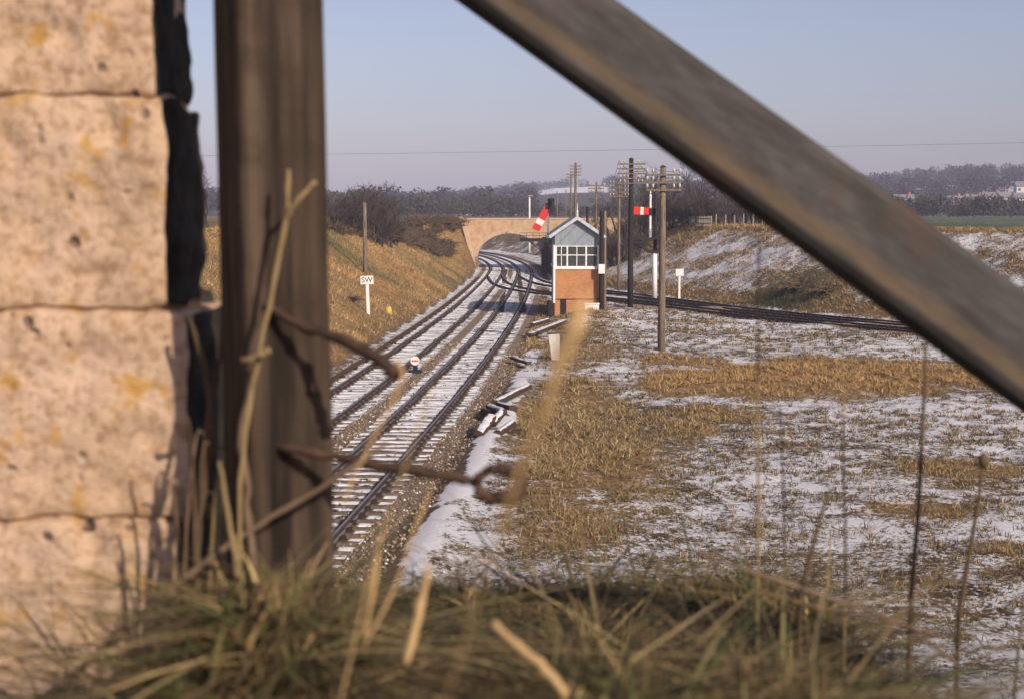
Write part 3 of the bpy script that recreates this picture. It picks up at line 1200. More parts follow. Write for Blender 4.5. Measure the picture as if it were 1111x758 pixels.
ZS, ZW, ZE, ZR = 2.92, 4.38, 5.25, 6.22
mb = MB()
t_ = .23
LB(mb, bx0, bx1, by0, by0 + t_, -.4, ZS)
LB(mb, bx0, bx1, by1 - t_, by1, -.4, ZS)
LB(mb, bx0, bx0 + t_, by0 + t_, by1 - t_, -.4, ZS)
LB(mb, bx1 - t_, bx1, by0 + t_, by1 - t_, -.4, ZS)
LB(mb, bx0 - .03, bx1 + .03, by0 - .035, by0 - .001, 1.02, 1.12)
wall = mb.build('brick_base', M['brick'], root)
mb = MB()
LB(mb, bx0 + .35, bx0 + .75, by0 - .012, by0 - .002, -.2, .95)
LB(mb, bx0 - .02, bx1 + .02, by0 - .05, by0 - .036, .98, 1.02)
mb.build('rodding_opening', M['black'], wall)
mb = MB()
LB(mb, bx0 + .05, bx1 - .05, by0 + .05, by1 - .05, ZS - .06, ZS - .01)
LB(mb, bx0 + .4, bx1 - .9, by0 + 2.2, by0 + 2.6, ZS, ZS + 1.05)
LB(mb, bx1 - .75, bx1 - .2, by0 + .6, by0 + 1.2, ZS, ZS + .9)
fl_ = mb.build('floor', M['interior'], root)
lv = MB()
for i in range(14):
    yv = by0 + 1.0 + i * .32
    lv.bar((bx0 + .75 - OX, yv - OY, ZS), (bx0 + .68 - OX, yv - OY, ZS + 1.15), .03, .05)
lv.build('lever', M['rust'], root)
# frame of the glazed storey
mb = MB()
LB(mb, bx0 - .07, bx1 + .09, by0 - .08, by0 + .12, ZS + .0, ZS + .14)
LB(mb, bx0 - .07, bx0 + .12, by0 + .12, by1 + .05, ZS + .0, ZS + .14)
LB(mb, bx1 - .12, bx1 + .07, by0 + .12, by1 + .05, ZS + .0, ZS + .14)
mb.build('sill', M['white'], root, bevel=.01)
fr = MB()
gl = MB()
zb, zt, zm = ZS + .14, ZW, ZS + .14 + .78
vx = [bx0 + .06, bx0 + .42, bx0 + .80, bx0 + 1.42, bx0 + 2.02, bx1 - .06]
wd = [.12, .05, .10, .05, .10, .12]
for x, w_ in zip(vx, wd):
    LB(fr, x - w_ / 2, x + w_ / 2, by0 + .01, by0 + .09, zb, zt)
LB(fr, bx0, bx1, by0 + .015, by0 + .085, zt, zt + .07)
for a, b4, wa, wb in zip(vx[:-1], vx[1:], wd[:-1], wd[1:]):
    LB(fr, a + wa / 2, b4 - wb / 2, by0 + .025, by0 + .08, zm - .03, zm + .03)
    LB(fr, a + wa / 2, b4 - wb / 2, by0 + .02, by0 + .082, zb + .001, zb + .06)
    LB(gl, a + wa / 2 - .01, b4 - wb / 2 + .01, by0 + .045, by0 + .053, zb + .03, zt + .01)
for xs_, sgn in ((bx0, 1), (bx1, -1)):
    x0, x1 = (xs_ + .01, xs_ + .09) if sgn > 0 else (xs_ - .09, xs_ - .01)
    nb = 8
    for i in range(1, nb + 1):
        yv = by0 + .09 + (by1 - by0 - .14) * i / nb
        w_ = .06 if i % 2 else .11
        LB(fr, x0, x1, yv - w_, yv, zb, zt)
    LB(fr, x0 + .005, x1 - .005, by0 + .09, by1 - .11, zt, zt + .07)
    xm = (x0 + x1) / 2
    for i in range(nb):
        ya = by0 + .09 + (by1 - by0 - .14) * i / nb
        yb = by0 + .09 + (by1 - by0 - .14) * (i + 1) / nb
        LB(fr, xm - .022, xm + .022, ya + .001, yb - .115, zm - .03, zm + .03)
        LB(gl, xm - .004, xm + .004, ya - .01, yb - .05, zb + .01, zt + .01)
win = fr.build('window_frame', M['white'], root)
gl.build('window_pane', M['glass'], win)
# boarding: rear wall, band above the windows, gables
def gable(y0, y1, zlow):
    xm = (bx0 + bx1) / 2
    pr = [(bx0, zlow), (bx1, zlow), (bx1, ZE - .02), (xm, ZR - .02), (bx0, ZE - .02)]
    g_ = MB()
    g_.v = [(x - OX, y0 - OY, z) for x, z in pr] + [(x - OX, y1 - OY, z) for x, z in pr]
    g_.f = [(0, 1, 2, 3, 4), (9, 8, 7, 6, 5)] + [(i, i + 5, (i + 1) % 5 + 5, (i + 1) % 5) for i in range(5)]
    g_.m = [0] * 7
    return g_


g_ = gable(by0, by0 + .1, ZW + .07)
g_.build('gable_board', M['board'], root)
g_ = gable(by1 - .1, by1, ZS + .14)
LB(g_, bx0, bx0 + .1, by0 + .1, by1 - .1, ZW + .07, ZE)
LB(g_, bx1 - .1, bx1, by0 + .1, by1 - .1, ZW + .07, ZE)
g_.build('boarded_wall', M['board'], root)
# roof
xm = (bx0 + bx1) / 2
sl = (ZR - ZE) / (xm - bx0)
ov = .34
mb = MB()
for sgn in (-1, 1):
    xe = sgn * (xm - bx0 + ov)
    ze = ZE - sl * ov
    a = (0, ZR)
    y0, y1 = -.30, by1 - by0 + .25
    vs = [(0, y0, ZR), (xe, y0, ze), (xe, y1, ze), (0, y1, ZR), (0, y0, ZR + .09), (xe, y0, ze + .09), (xe, y1, ze + .09), (0, y1, ZR + .09)]
    fs = [(0, 1, 2, 3), (4, 7, 6, 5), (0, 4, 5, 1), (1, 5, 6, 2), (2, 6, 7, 3)]
    mb.add(vs, fs)
roof = mb.build('roof', M['slate'], root)
mb = MB()
for sgn in (-1, 1):
    xe = sgn * (xm - bx0 + ov + .02)
    ze = ZE - sl * (ov + .02)
    mb.bar((sgn * .005, -.33, ZR + .0), (xe, -.33, ze + .0), .05, .20, (0, 0, 1))
mb.bbox(-.06, .06, -.36, -.29, ZR - .12, ZR + .16)
mb.build('bargeboard', M['barge'], roof)
mb = MB()
mb.lathe((0, -.33, ZR + .12), [(.05, 0), (.06, .12), (.035, .2), (.07, .3), (.03, .38), (.02, .7), (.004, .85)], 10)
mb.build('finial', M['white'], roof)
mb = MB()
for sgn in (-1, 1):
    xe = sgn * (xm - bx0 + ov + .06)
    mb.tube([(xe, -.3, ZE - sl * ov + .0), (xe, by1 - by0 + .25, ZE - sl * ov - .03)], .05, 8)
mb.build('gutter', M['barge'], roof)
mb = MB()
mb.tube([(bx0 - OX - .06, -.09, ZW + .1), (bx0 - OX - .06, -.09, .75)], .085, 10)
mb.build('corner_pipe', M['white'], root)
# dark chimney pipe at rear
mb = MB()
mb.tube([(.9, 4.5, ZE), (.9, 4.5, ZR + .75)], .09, 10)
mb.build('stove_pipe', M['black'], root)

# old timber post at the near-left foot of the box and white bin on the grass in front
root = empty('stub_post', (2.35, 90.6, 0), 'short dark stub post at the left foot of the signal box', 'post')
mb = MB()
mb.tube([(0, 0, -.3), (.02, 0, .95), (0, .01, 1.0)], [.16, .15, .11], 9)
mb.build('shaft', M['pole_dark'], root)
g = P(642, 322, 89.3)
gz = H(g.x, g.y)
root = empty('grit_bin', (g.x, g.y, gz), 'white box-shaped bin on the grass against the brick front of the signal box', 'bin')
mb = MB()
mb.bbox(-.45, .45, -.25, .25, .02, .44)
mb.build('body', M['white'], root, bevel=.02)
mb = MB()
mb.bbox(-.49, .49, -.29, .29, .445, .52)
mb.build('lid', M['white'], root, bevel=.015)

# ------------------------------------------------------------------ poles
def insulator(mb, x, y, z, s=1.0):
    mb.lathe((x, y, z), [(.012 * s, 0), (.012 * s, .06 * s), (.055 * s, .07 * s), (.05 * s, .13 * s), (.06 * s, .15 * s), (.035 * s, .22 * s), (.01, .24 * s)], 8)


_imb = MB()
insulator(_imb, 0, 0, 0)
ins_me = _imb.mesh('insulator', M['porcelain'], True)


def pole(u, vbase, vtop, Y, label, arms, rad=.13, mat='pole', name='telegraph_pole', group=None, arm_w=1.7, ins=(-.78, -.5, .5, .78), first=.25, gap=.33, zb=None, lean=0.0, ins_s=1.0):
    top = P(u, vtop, Y)
    zb = H(top.x, top.y) if zb is None else zb
    hgt_ = top.z - zb
    root = empty(name, (top.x, top.y, zb), label, 'telegraph pole' if arms else 'pole', group)
    mb = MB()
    pts = [(lean * t * hgt_, 0, -.3 + (hgt_ + .3) * t) for t in (0, .25, .5, .75, 1)]
    mb.tube(pts, [rad * 1.15, rad * 1.08, rad, rad * .92, rad * .84], 10)
    mb.build('shaft', M[mat], root, smooth=True)
    if arms:
        mb = MB()
        mb.lathe((lean * hgt_, 0, hgt_), [(rad * .9, 0), (rad * .95, .03), (rad * .2, .12)], 8)
        mb.build('cap', M['rust'], root)
    for a in range(arms):
        z = hgt_ - first - gap * a
        mb = MB()
        mb.bbox(-arm_w / 2, arm_w / 2, -rad - .07, -rad + .01, z - .05, z + .05)
        for s_ in (-1, 1):
            mb.bar((s_ * arm_w * .3, -rad - .03, z - .03), (0, -rad + .02, z - .34), .03, .015)
        arm = mb.build('crossarm', M['pole'], root)
        for xi in ins:
            io = bpy.data.objects.new('insulator', ins_me)
            COL.objects.link(io)
            io.parent = arm
            io.location = (xi, -rad - .03, z + .05)
            io.scale = (ins_s,) * 3
    return root, top


_, T1 = pole(719.5, 377, 182, 69.0, 'tall weathered telegraph pole standing alone in the snowy field, nearest of the poles', 3, .165, group='telegraph poles by the junction', ins_s=1.15, first=.36, gap=.36)
_, T2 = pole(685, 330, 173, 102, 'dark brown telegraph pole with many crossarms just left of the right-hand signal', 5, .19, 'pole_dark', group='telegraph poles by the junction', arm_w=2.0, first=.35, gap=.34, ins_s=1.0)
pr_, _ = pole(653, 340, 229, 91.6, 'dark tarred post touching the right wall of the signal box', 0, .16, 'pole_dark', 'post', zb=.0)
mb = MB()
q_ = P(652, 292, 91.3)
mb.bbox(-.2, .2, -.22, -.165, q_.z - .3, q_.z + .3)
mb.build('white_plate', M['white'], pr_)
pole(656.6, 330, 229, 95.0, 'thin paler post just right of the dark post at the signal box', 0, .10, 'pole', 'post')
_, T4 = pole(672, 305, 196, 124, 'slender pale telegraph pole at the foot of the snowy bank beyond the branch', 4, .12, 'pole', group='telegraph poles by the junction', arm_w=1.9, first=.3, gap=.36)
_, T5 = pole(647, 250, 199, 150, 'slender telegraph pole rising behind the right roof slope of the signal box', 3, .11, 'pole', group='telegraph poles by the junction', arm_w=1.7)
_, T6 = pole(624.5, 240, 178, 158, 'tall telegraph pole directly behind the signal box roof finial', 4, .16, 'pole', group='telegraph poles by the junction', arm_w=1.3, ins=(-.55, .55))
_, T7 = pole(619.5, 240, 187, 163, 'shorter thin pole paired with the tall one behind the signal box finial', 2, .10, 'pole', group='telegraph poles by the junction', arm_w=1.1, ins=(-.45, .45))
pole(574.5, 238, 212, 235, 'far white-topped pole on the bank top beyond the main line curve', 1, .16, 'white', 'signal_pole', arm_w=1.3, ins=(.1, .3, .5))
for u, vt, Yv, lb in ((592, 210, 228, 'leftmost thin grey pole on the skyline left of the signal box roof'), (604.5, 208, 215, 'thin grey pole on the skyline just left of the roof apex'), (614, 206, 222, 'thin grey pole on the skyline nearest the finial')):
    pole(u, 240, vt, Yv, lb, 0, .09, 'pole', 'telegraph_pole')
_, TL = pole(395.5, 290, 220, 99, 'lone brown pole on the left bank behind the lettered white sign', 0, .15, 'pole', 'telegraph_pole')
mbx = MB()

# wires
def wire(a, b_, label, sag=.35, rad=.011, group='telegraph wires between the poles'):
    a, b_ = Vector(a), Vector(b_)
    pts = []
    for i in range(13):
        t = i / 12
        p_ = a.lerp(b_, t)
        p_.z -= sag * 4 * t * (1 - t)
        pts.append(p_)
    mb = MB()
    mb.tube(pts, rad, 4)
    tag(mb.build('telegraph_wire', M['wire'], None), label, 'wire', group)


off = Vector((0, -.2, -.15))
for k_, (dx, dz) in enumerate(((-.78, -.36), (.78, -.36), (-.5, -.72), (.5, -.72), (-.78, -1.08), (.78, -1.08))):
    a = T1 + Vector((dx, -.2, dz + .25))
    wire(a, T2 + Vector((dx * 1.15, -.2, dz + .25)), 'thin telegraph wire strung between the field pole and the dark pole')
    wire(T2 + Vector((dx * 1.15, -.2, dz + .25)), T4 + Vector((dx, -.2, dz + .25)), 'thin telegraph wire strung from the dark pole back to the bank-foot pole')
wire(P(-200, 173, 130), P(1400, 149, 118), 'single faint overhead wire crossing the whole sky above the signal box', .25, .010, None)

# ------------------------------------------------------------------ signals
# left bracket signal (far, arm lowered)
g = Vector((3.9, 162, 0))
gz = H(g.x, g.y)
root = empty('bracket_signal', (g.x, g.y, gz), 'dark bracket signal left of the box with its red and white arm lowered', 'railway signal')
mb = MB()
hB = P(585, 260, 162).z - gz
for sx_ in (-.38, .38):
    for sy_ in (-.38, .38):
        mb.bar((sx_ * 1.25, sy_ * 1.25, -.2), (sx_, sy_, hB), .15, .15)
for i in range(6):
    z0, z1 = hB * i / 6, hB * (i + 1) / 6
    for sy_ in (-.4, .4):
        mb.bar((-.42, sy_, z0), (.42, sy_, z1), .09, .06)
        mb.bar((.42, sy_, z0), (-.42, sy_, z1), .09, .06)
    for sx_ in (-.4, .4):
        mb.bar((sx_, -.42, z0), (sx_, .42, z1), .06, .09)
mb.build('lattice_trunk', M['black'], root)
xl = P(564, 261, 162).x - g.x
xr_ = P(606, 261, 162).x - g.x
mb = MB()
mb.bbox(xl, xr_, -.55, .55, hB + .02, hB + .14)
mb.bbox(xl, xr_, -.5, -.4, hB - .24, hB + .019)
mb.bar((xl * .75, 0, hB), (-.3, 0, hB - 1.5), .1, .1)
mb.build('platform', M['black'], root)
mb = MB()
for i in range(7):
    x = xl + (xr_ - xl) * i / 6
    mb.bar((x, -.52, hB + .14), (x, -.52, hB + .75), .05, .05)
for z in (.45, .75):
    mb.bar((xl, -.52, hB + z), (xr_, -.52, hB + z), .05, .05)
mb.build('handrail', M['black'], root)
xd = P(594.5, 240, 162).x - g.x
ztop = P(594, 220, 162).z - gz
mb = MB()
mb.tube([(xd, 0, hB + .14), (xd, 0, ztop)], [.15, .11], 10)
doll = mb.build('doll_post', M['white'], root)
mb = MB()
mb.lathe((xd, 0, ztop), [(.16, 0), (.16, .08), (.05, .18), (.09, .32), (.01, .62)], 10)
mb.build('finial', M['white'], doll)


def arm(root, piv, L, wdt, ang, stripe=(.55, .75), y=-.16):
    """semaphore arm reaching left from its pivot, lowered by ang"""
    ca, sa = math.cos(ang), math.sin(ang)
    ax = Vector((-ca, 0, -sa))
    up = Vector((-sa, 0, ca))

    def slab(mb, a, b_, w0, w1, yy_, th=.03):
        vs = []
        for yv in (yy_, yy_ + th):
            for d_, w_ in ((a, w0), (b_, w1)):
                for s_ in (-1, 1):
                    q_ = Vector(piv) + ax * d_ + up * (s_ * w_ / 2)
                    vs.append((q_.x, q_.y + yv, q_.z))
        mb.add(vs, [(0, 1, 3, 2), (4, 6, 7, 5), (0, 4, 5, 1), (2, 3, 7, 6), (0, 2, 6, 4), (1, 5, 7, 3)])
    mb = MB()
    slab(mb, -.1 * L, L, wdt * .85, wdt, y)
    a_o = mb.build('signal_arm', M['red'], root)
    mb = MB()
    slab(mb, stripe[0] * L, stripe[1] * L, wdt * .95, wdt * .98, y - .012, .010)
    mb.build('white_stripe', M['white'], a_o)
    mb = MB()
    for d_ in (.12, .32):
        c_ = Vector(piv) - ax * (d_ * L) + up * (-.02)
        mb.box((c_.x, c_.y + y, c_.z), (wdt * .85, .06, wdt * .85))
    mb.build('spectacle', M['black'], a_o)
    return a_o


pv = P(593.5, 226.5, 162)
arm(root, (pv.x - g.x, 0, pv.z - gz), 2.75, .88, R(62), (.50, .74))
mb = MB()
mb.bbox(xd + .12, xd + .75, -.1, .1, ztop - 1.35, ztop - .2)
mb.build('arm_bracket', M['black'], root)
# ladder
mb = MB()
for sx_ in (-.2, .2):
    mb.bar((.75 + sx_, -.5, 0), (.75 + sx_, -.5, hB), .05, .05)
for i in range(9):
    mb.bar((.55, -.5, .2 + hB * i / 9.5), (.95, -.5, .2 + hB * i / 9.5), .03, .03)
mb.build('ladder', M['black'], root)

# right bracket signal (arm level)
g = Vector(((B_line[0] * 0)[0] + P(710, 322, 112.5).x, 112.5, 0))
gz = H(g.x, g.y)
root = empty('bracket_signal', (g.x, g.y, gz), 'bracket signal on the branch with white post and level red arm', 'railway signal')
zc = P(710, 272, 112.5).z - gz
mb = MB()
mb.tube([(0, 0, -.3), (0, 0, zc)], [.22, .19], 12)
mb.build('white_post', M['white'], root, smooth=True)
zt_ = P(711, 196, 112.5).z - gz
mb = MB()
mb.tube([(.05, .25, -.2), (.05, .25, zc + .1), (.05, .25, zt_)], [.2, .17, .13], 10)
mb.build('dark_post', M['pole_dark'], root, smooth=True)
zp = P(700, 260, 112.5).z - gz
xl, xr_ = P(677, 260, 112.5).x - g.x, P(723, 260, 112.5).x - g.x
mb = MB()
mb.bbox(xl, xr_, -.45, .45, zp, zp + .16)
for s_ in (xl * .92, xr_ * .92):
    mb.bar((s_, -.2, zp - .02), (s_ * .1, -.2, zp - 1.05), .16, .16)
    mb.bar((s_ * .6, -.2, zp - .02), (s_ * .1, -.2, zp - .6), .14, .14)
    mb.bar((s_ * .9, -.3, zp - .02), (s_ * .45, -.3, zp - .6), .12, .12)
    mb.bar((s_ * .3, -.3, zp - .02), (s_ * .6, -.3, zp - .45), .12, .12)
mb.bbox(-.6, .6, -.24, .24, zp - 1.05, zp - .84)
mb.build('bracket', M['black'], root)
mb = MB()
for i in range(7):
    x = xl + (xr_ - xl) * i / 6
    mb.bar((x, -.43, zp + .16), (x, -.43, zp + .8), .05, .05)
mb.bar((xl, -.43, zp + .8), (xr_, -.43, zp + .8), .04, .04)
mb.build('handrail', M['black'], root)
xd = P(705.3, 240, 112.5).x - g.x
ztd = P(705, 213, 112.5).z - gz
mb = MB()
mb.tube([(xd, -.1, zp + .1), (xd, -.1, ztd)], [.1, .085], 10)
doll = mb.build('doll_post', M['white'], root)
mb = MB()
mb.lathe((xd, -.1, ztd), [(.11, 0), (.11, .06), (.03, .15), (.06, .25), (.01, .5)], 8)
mb.build('finial', M['white'], doll)
pv = P(705.3, 229.5, 112.5)
arm(root, (pv.x - g.x, -.1, pv.z - gz), 1.3, .62, R(-3), (.42, .60))

# ground disc signal between the tracks
g = on_ground(450.5, 405, 30)
root = empty('disc_signal', g, 'small ground signal with a white disc between the two main tracks', 'railway signal')
mb = MB()
mb.bbox(-.28, .28, -.2, .2, -.1, .14)
mb.bbox(-.1, .1, -.06, .06, .14, .4)
mb.build('base', M['black'], root, bevel=.01)
mb = MB()
vs = []
prd = [(math.cos(2 * math.pi * i / 20), math.sin(2 * math.pi * i / 20)) for i in range(20)]
mb.v = [(.19 * c_, -.10, .55 + .19 * s_) for c_, s_ in prd] + [(.19 * c_, -.07, .55 + .19 * s_) for c_, s_ in prd]
mb.f = [tuple(range(20)), tuple(range(20, 40))[::-1]] + [(i, i + 20, (i + 1) % 20 + 20, (i + 1) % 20) for i in range(20)]
mb.m = [0] * 22
dsc = mb.build('disc', M['white'], root)
mb = MB()
mb.bbox(-.15, .15, -.112, -.102, .52, .58)
mb.build('stripe', M['red'], dsc)
mb = MB()
mb.bbox(-.13, .13, -.06, .12, .36, .62)
mb.build('lamp', M['black'], root, bevel=.01)


# ------------------------------------------------------------------ signs
def text_mesh(txt, size):
    cu = bpy.data.curves.new('lettering', 'FONT')
    cu.body = txt
    cu.size = size
    cu.align_x = 'CENTER'
    cu.align_y = 'CENTER'
    cu.extrude = .004
    o = bpy.data.objects.new('tmp', cu)
    COL.objects.link(o)
    dg = bpy.context.evaluated_depsgraph_get()
    me_ = bpy.data.meshes.new_from_object(o.evaluated_get(dg))
    bpy.data.objects.remove(o)
    me_.materials.clear()
    me_.materials.append(M['lettering'])
    return me_


def sign(u, vb, vt, Y, bw, bh, label, txt=None, tilt=0.0, pw=.09):
    tp = P(u, vt, Y)
    zb = H(tp.x, Y)
    h_ = tp.z - zb
    root = empty('trackside_sign', (tp.x, Y, zb), label, 'sign')
    root.rotation_euler = (0, tilt, 0)
    mb = MB()
    mb.bbox(-pw, pw, -.05, .05, -.25, h_ - bh * .5)
    mb.build('sign_post', M['white'], root, bevel=.01)
    mb = MB()
    mb.bbox(-bw / 2, bw / 2, -.085, -.052, h_ - bh, h_)
    bd = mb.build('sign_board', M['white'], root, bevel=.008)
    if txt:
        o = bpy.data.objects.new('lettering', text_mesh(txt, bh * .9))
        COL.objects.link(o)
        o.parent = bd
        o.location = (0, -.09, h_ - bh / 2)
        o.rotation_euler = (math.pi / 2, 0, 0)
    return root


sg = on_ground(398.5, 340, 40)
sign(399.3, 340, 299.5, sg.y, .74, .48, 'white lettered board on a white post on the left bank', 'SW', -.03, .09)
sg = on_ground(737, 325, 80)
sign(737.3, 325, 292, sg.y, .62, .55, 'plain white board on a white post beyond the branch line', None, 0, .08)

# white marker slab leaning in the grass
g = G(602.5, 388, -.05)
root = empty('marker_post', (g.x, g.y, H(g.x, g.y)), 'short white concrete marker slab leaning in straw grass in front of the signal box', 'marker post', rz=.1)
root.rotation_euler = (0, -.06, .1)
mb = MB()
mb.v = [(x * s_, y, z) for z, s_ in ((-.2, .17), (1.12, .27)) for y in (-.07, .07) for x in (-1, 1)]
mb.f = [(0, 2, 3, 1), (4, 5, 7, 6), (0, 1, 5, 4), (2, 6, 7, 3), (0, 4, 6, 2), (1, 3, 7, 5)]
mb.m = [0] * 6
mb.build('slab', M['concrete'], root, bevel=.02)
mb = MB()
mb.bbox(-.25, .25, -.06, .06, 1.125, 1.16)
mb.build('snow_cap', M['snow'], root, bevel=.01)


def rock(name, loc, s, mat, label, cat, seed=0):
    mb = MB()
    n1, n2 = 14, 9
    for j in range(n2 + 1):
        th = math.pi * j / n2
        for i in range(n1):
            ph = 2 * math.pi * i / n1
            p_ = Vector((math.sin(th) * math.cos(ph), math.sin(th) * math.sin(ph), math.cos(th)))
            k2 = 1 + .35 * mnoise.noise(p_ * 1.7 + Vector((seed, 0, 0)))
            mb.v.append((p_.x * s[0] * k2, p_.y * s[1] * k2, p_.z * s[2] * k2))
    for j in range(n2):
        for i in range(n1):
            i2 = (i + 1) % n1
            mb.f.append((j * n1 + i, (j + 1) * n1 + i, (j + 1) * n1 + i2, j * n1 + i2))
            mb.m.append(0)
    o = mb.build(name, mat, None, smooth=True)
    o.location = loc
    return tag(o, label, cat)


g = on_ground(421, 340, 40)
rock('boulder', g + Vector((0, 0, .1)), (.26, .24, .3), M['yellow'], 'small yellow lichen-covered boulder at the foot of the left bank', 'boulder', 3)

# ------------------------------------------------------------------ old sleepers and boards dumped beside the track
def plank(a, b_, w, h, label, cat='old sleeper', name='old_sleeper', snow=True, group=None, roll=0.0):
    a, b_ = Vector(a), Vector(b_)
    mid = (a + b_) / 2
    root = empty(name, mid, label, cat, group)
    d = b_ - a
    L = d.length
    root.rotation_euler = (roll, -math.asin(d.z / L), math.atan2(d.y, d.x))
    mb = MB()
    mb.bbox(-L / 2, L / 2, -w / 2, w / 2, -h / 2, h / 2)
    mb.build('timber', M['rust'], root, bevel=.015)
    if snow:
        mb = MB()
        nseg = 10
        rr = random.Random(int(L * 1000 + w * 77))
        for i in range(nseg + 1):
            x = -L / 2 + .02 + (L - .04) * i / nseg
            e = .02 + rr.random() * .05
            e2 = .02 + rr.random() * .05
            mb.v += [(x, -w / 2 + e, h / 2 + .002), (x, -w / 4, h / 2 + .015 + rr.random() * .04), (x, w / 4, h / 2 + .015 + rr.random() * .04), (x, w / 2 - e2, h / 2 + .002)]
        for i in range(nseg):
            for k_ in range(3):
                mb.f.append((i * 4 + k_, (i + 1) * 4 + k_, (i + 1) * 4 + k_ + 1, i * 4 + k_ + 1))
                mb.m.append(0)
        mb.build('snow_cover', M['snow'], root, smooth=True)
    return root


def pg(u, v, z):
    return G(u, v, z)


GRP = 'old sleepers dumped beside the track'
plank(pg(537, 437, .25), pg(573, 419, .3), .26, .15, 'snow-capped old sleeper at the top of the dumped heap beside the track', group=GRP)
plank(pg(531, 441, .12), pg(546, 447, .35), .26, .15, 'old sleeper crossing the middle of the dumped heap, left of the pair', group=GRP, roll=.15)
plank(pg(542, 439, .2), pg(557, 443, .25), .30, .15, 'old sleeper crossing the middle of the dumped heap, right of the pair', group=GRP, roll=-.2)
plank(pg(534, 459, .12), pg(545, 446, .35), .26, .15, 'old sleeper leaning steeply down the near side of the dumped heap', group=GRP, roll=.3)
plank(pg(519, 471, .02), pg(533, 452, .3), .32, .15, 'broad snow-covered old sleeper lying lowest in the dumped heap', group=GRP, roll=.25)
plank(pg(540, 470, .0), pg(556, 459, .1), .24, .14, 'old sleeper half hidden in grass right of the dumped heap', group=GRP)
plank(pg(526, 446, .05), pg(536, 449, .1), .3, .22, 'short dark sleeper stub on the left of the dumped heap', group=GRP, snow=False)
plank(pg(574, 363, .05), pg(612, 348, .12), .45, .12, 'long snow-covered board lying in front of the signal box foot', 'board', 'timber_board')
plank(pg(577, 352, .05), pg(594, 347, .12), .3, .12, 'short snow-covered board beside the right-hand rail near the box', 'board', 'timber_board')
plank(pg(556, 388, .05), pg(574, 394, .05), .22, .12, 'dark narrow board lying across the cess beside the right-hand track', 'board', 'timber_board')

# ------------------------------------------------------------------ stone overbridge across the two main tracks
BY = 173.2
acx, ahw, aspr, acr = -.25, 3.95, 1.0, 4.1
ptop = P(540, 237, BY).z
bl, br_ = -6.25, 13.0
root = empty('stone_bridge', (acx, BY, -.2), 'pale orange stone overbridge whose arch spans the two main tracks', 'bridge')
RO = root.location
xs_b = sorted(set([bl, br_] + [acx + ahw * math.sin(math.pi * t / 2) for t in np.linspace(-1, 1, 41)] + list(np.linspace(acx + ahw + .01, br_ - .1, 6)) + [bl + .5, bl + 1.0, acx - ahw - .01]))
def arch_z(x):
    t = (x - acx) / ahw
    return -.4 if abs(t) >= 1 else aspr + (acr - aspr) * math.sqrt(1 - t * t)
mb = MB()
for x in xs_b:
    zb_, zt2 = arch_z(x) - RO.z, 4.95 - RO.z
    mb.v += [(x - RO.x, 0, zb_), (x - RO.x, 0, zt2), (x - RO.x, 7, zt2), (x - RO.x, 7, zb_)]
for i in range(len(xs_b) - 1):
    for k_ in range(4):
        k2 = (k_ + 1) % 4
        mb.f.append((i * 4 + k_, i * 4 + k2, (i + 1) * 4 + k2, (i + 1) * 4 + k_))
        mb.m.append(0)
mb.f += [(0, 3, 2, 1), tuple(len(mb.v) - 4 + q_ for q_ in range(4))]
mb.m += [0, 0]
mb.build('spandrel_wall', M['retaining'], root)
for yv in (0.0, 6.6):
    mb = MB()
    mb.bbox(bl - RO.x, br_ - RO.x, yv, yv + .4, 4.951 - RO.z, ptop - .14 - RO.z)
    pw_ = mb.build('parapet', M['retaining'], root)
    mb = MB()
    mb.bbox(bl - .05 - RO.x, br_ + .05 - RO.x, yv - .06, yv + .46, ptop - .139 - RO.z, ptop - RO.z)
    mb.build('coping', M['coping'], pw_, bevel=.03)
# ring of voussoirs standing slightly proud
mb = MB()
nv = 33
for i in range(nv):
    a0_, a1_ = math.pi * (i + .03) / nv, math.pi * (i + .97) / nv
    vs = []
    for yv in (-.05, .02):
        for aa in (a0_, a1_):
            for k_ in (1.0, 1.0 + .5 / ahw):
                vs.append((acx - RO.x - math.cos(aa) * ahw * k_, yv, aspr - RO.z + math.sin(aa) * ((acr - aspr) + (k_ - 1) * ahw)))
    mb.add(vs, [(0, 2, 3, 1), (4, 5, 7, 6), (0, 1, 5, 4), (2, 6, 7, 3), (1, 3, 7, 5), (0, 4, 6, 2)])
mb.build('arch_ring', M['coping'], root)
# wing wall along the right-hand side of the tracks
mb = MB()
wa, wb_ = Vector((acx + ahw + .05, BY - .05, 0)), Vector((acx + ahw + .75, 146, 0))
for (p_, zt2) in ((wa, 3.9), (wa.lerp(wb_, .35), 3.5), (wb_, 1.6)):
    mb.v += [(p_.x - RO.x, p_.y - RO.y, -.5), (p_.x - RO.x, p_.y - RO.y, zt2), (p_.x + .7 - RO.x, p_.y - RO.y, zt2), (p_.x + .7 - RO.x, p_.y - RO.y, -.5)]
for i in range(2):
    for k_ in range(4):
        k2 = (k_ + 1) % 4
        mb.f.append((i * 4 + k_, (i + 1) * 4 + k_, (i + 1) * 4 + k2, i * 4 + k2))
        mb.m.append(0)
mb.f += [(0, 1, 2, 3), (11, 10, 9, 8)]
mb.m += [0, 0]
mb.build('wing_wall', M['stone_shade'], root)  # weathered wall; the shade of its track side is put into the dark colour
